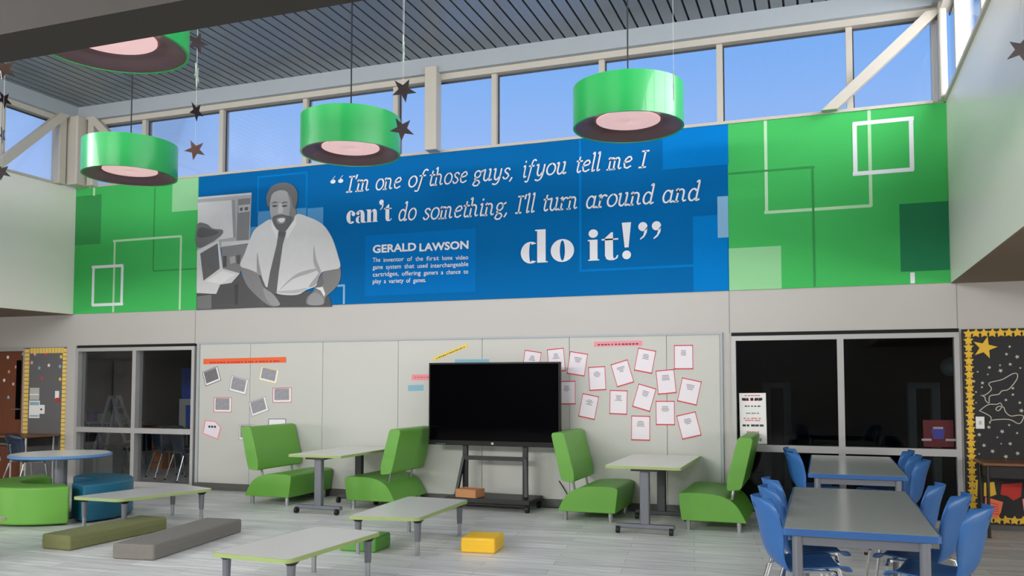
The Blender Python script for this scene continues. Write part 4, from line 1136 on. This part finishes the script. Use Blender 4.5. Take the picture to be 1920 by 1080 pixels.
    # keep the seats' centre on the given point of the backrest
# ================================================================== desks at the notice boards
def desk(x0, x1, y0, y1, label, legm):
    o = thing('student_desk', label, 'desk', ((x0+x1)/2, y0, 0)); w = (x1-x0)/2; d = y1-y0
    box(-w, w, 0, d, .735, .765).build('desktop', M['dwood'], o, bevel=.008)
    box(-w+.06, w-.06, .06, d-.02, .60, .735).build('book_box', M['black'], o, bevel=.01)
    for sx in (-1, 1):
        for yy in (.06, d-.06): MB().tube([(sx*(w-.05), yy, 0), (sx*(w-.05), yy, .735)], .016, 8).build('leg', legm, o)
    return o
desk(-12.42, -11.42, 9.78, 10.40, 'wood-topped student desk against the grey pinboard', M['steel'])
desk(1.52, 2.75, 9.85, 10.42, 'wood-topped student desk against the black pinboard', M['black'])
nc = make_chair('school_chair', 'navy plastic chair with chrome frame at the desk by the wooden door', M['navy'], .84)
nc.location = (-10.98, 9.22, 0); nc.rotation_euler = (0, 0, R(78))
MB().tube(catmull([(-.10, -.15, .46), (-.13, -.16, .66), (-.135, -.13, .70), (-.135, .13, .70), (-.13, .16, .66), (-.10, .15, .46)], 3), .012, 8).build('back_frame', M['chrome'], nc)

# ================================================================== inside the dark classroom
def P2(px, py, Y): p = pw(px, py, Y); return p.x, p.z
lad = thing('step_ladder', 'white A-shaped folding ladder inside the dark classroom', 'ladder', (-13.25, 13.3, 0))
ap = pw(215, 742, 13.3); f0 = pw(193, 880, 13.3); f1 = pw(252, 880, 13.3)
hx = ap.x+13.25
for dy in (-.16, .16):
    MB().bar((hx-.42, dy, 0), (hx-.02, dy*.6, ap.z), .035, .05, up=(0, 1, 0)).build('rail', M['white'], lad)
    MB().bar((hx+.62, dy, 0), (hx+.03, dy*.6, ap.z), .035, .05, up=(0, 1, 0)).build('rail', M['white'], lad)
for k in range(1, 6):
    t = k/6; xx = hx+.62*(1-t)+.03*t; box(xx-.05, xx+.03, -.16+.05*t, .16-.05*t, ap.z*t-.012, ap.z*t+.012).build('step', M['white'], lad)
bx_, bz_ = P2(340, 748, 13.6); bx2, bz2 = P2(372, 700, 13.6)
bd = thing('display_board', 'bright blue board over a white-framed unit inside the dark classroom', 'board', ((bx_+bx2)/2, 13.6, 0)); w_ = (bx2-bx_)/2
box(-w_, w_, 0, .05, bz_, bz2+.1).build('blue_panel', M['blueb'], bd)
box(-w_-.03, w_, -.02, .06, bz_-.12, bz_).build('frame', M['cab'], bd); box(-w_-.03, -w_+.12, -.02, .06, 0, bz_-.12).build('frame', M['cab'], bd)
box(-w_+.12, w_, 0, .04, bz_-.55, bz_-.12).build('blue_panel', M['blueb'], bd); box(-w_+.12, w_, -.02, .06, 0, .3).build('frame', M['cab'], bd)
def room_box(name, label, cat, px0, px1, Y, z0, z1, dep, m, parts=None):
    a, b = pw(px0, 800, Y), pw(px1, 800, Y); o = thing(name, label, cat, ((a.x+b.x)/2, Y, 0)); w = (b.x-a.x)/2
    box(-w, w, 0, dep, z0, z1).build('body', m, o, bevel=.008)
    if parts: parts(o, w)
    return o
room_box('white_cabinet', 'pale low cabinet just inside the classroom window', 'cabinet', 156, 178, W+.55, 0, .42, .4, M['cab'], lambda o, w: box(-w*.9, w*.9, -.012, 0, .04, .38).build('door', M['cab'], o))
def table_legs(o, w):
    for sx in (-1, 1):
        for yy in (.05, .55): MB().tube([(sx*(w-.05), yy, 0), (sx*(w-.05), yy, .70)], .018, 8).build('leg', M['steel'], o)
room_box('classroom_table', 'wood-topped classroom table beyond the glass with metal legs', 'table', 268, 316, W+2.9, .70, .74, .6, M['owood'], table_legs)
room_box('classroom_table', 'dim classroom table behind the folding ladder', 'table', 160, 232, W+3.9, .70, .74, .6, M['cab'], table_legs)
def shelves(o, w):
    for k in range(3): box(-w+.03, w-.03, -.005, .02, .10+.25*k, .13+.25*k).build('shelf', M['dwood'], o)
room_box('wooden_shelf', 'orange wood shelf unit in the dark classroom', 'shelf', 285, 305, W+2.2, 0, .62, .3, M['owood'], shelves)
cols = ['dred', 'nsign', 'rose', 'gcush', 'white', 'pink']
for i, (px, Yo, zz, s) in enumerate(((163, 4.1, .742, .16), (177, 4.1, .742, .18), (191, 4.1, .742, .14), (208, 4.1, .742, .2), (224, 4.1, .742, .15))):
    a = pw(px, 800, W+Yo); o = thing('supply_bin', ('red', 'navy', 'pale pink', 'green', 'white')[i]+' supply bin on the dim classroom table', 'bin', (a.x, W+Yo, zz+.001), 0, 'supply bins in the classroom')
    MB().prism([(-s/2, -s/2), (s/2, -s/2), (s/2, s/2), (-s/2, s/2)], 0, s*1.1).build('bin', M[cols[i]], o, bevel=.01); box(-s*.54, s*.54, -s*.54, s*.54, s*1.1, s*1.16).build('rim', M[cols[i]], o)
cc0 = make_chair('school_chair', 'navy classroom chair beyond the glass beside the blue board unit', M['navy'], .84, 'chairs in the dark classroom')
a = pw(345, 850, W+1.9); cc0.location = (a.x, W+1.6, 0); cc0.rotation_euler = (0, 0, R(110))
for px, Yo, ang, l in ((292, 1.0, 60, 'with bright legs, nearest the centre mullion'), (330, .75, 65, 'with bright legs, between two others'), (188, 1.5, 40, 'in front of the folding ladder')):
    o = copy_tree(cc0); a = pw(px, 850, W+Yo); o.location = (a.x, W+Yo, 0); o.rotation_euler = (0, 0, R(ang)); o['label'] = 'navy classroom chair beyond the glass '+l
# inside the dark storeroom
for px0, px1, Yo, l in ((1440, 1478, 3.4, 'pale white-framed cabinet dimly seen behind the notice'), (1708, 1752, 3.2, 'pale white-framed cabinet dimly seen behind the red sign')):
    a, b = pw(px0, 800, W+Yo), pw(px1, 800, W+Yo); o = thing('glass_cabinet', l, 'cabinet', ((a.x+b.x)/2, W+Yo, 0), 0, 'cabinets in the dark storeroom'); w = (b.x-a.x)/2
    for s in (-1, 1): box(s*w-.05, s*w+.05, -.3, 0, 0, 1.5).build('side_post', M['cab'], o)
    box(-w-.05, w+.05, -.3, 0, 1.5, 1.58).build('top', M['cab'], o); box(-w+.05, w-.05, -.28, -.02, .55, .63).build('shelf', M['cab'], o); box(-w+.05, w-.05, -.02, 0, .0, 1.5).build('back_panel', M['dark'], o)
gl_ = pw(1782, 688, W+1.6)
lp = thing('globe_lamp', 'pale round lamp dimly seen in the storeroom', 'lamp', (gl_.x, W+1.6, gl_.z))
MB().lathe([(.001, -.12), (.06, -.105), (.105, -.06), (.12, 0), (.105, .06), (.06, .105), (.001, .12)], 24).build('globe', M['cab'], lp, smooth=True)
MB().tube([(0, 0, .11), (0, 0, 2.9-gl_.z)], .008, 6).build('cord', M['cable'], lp)
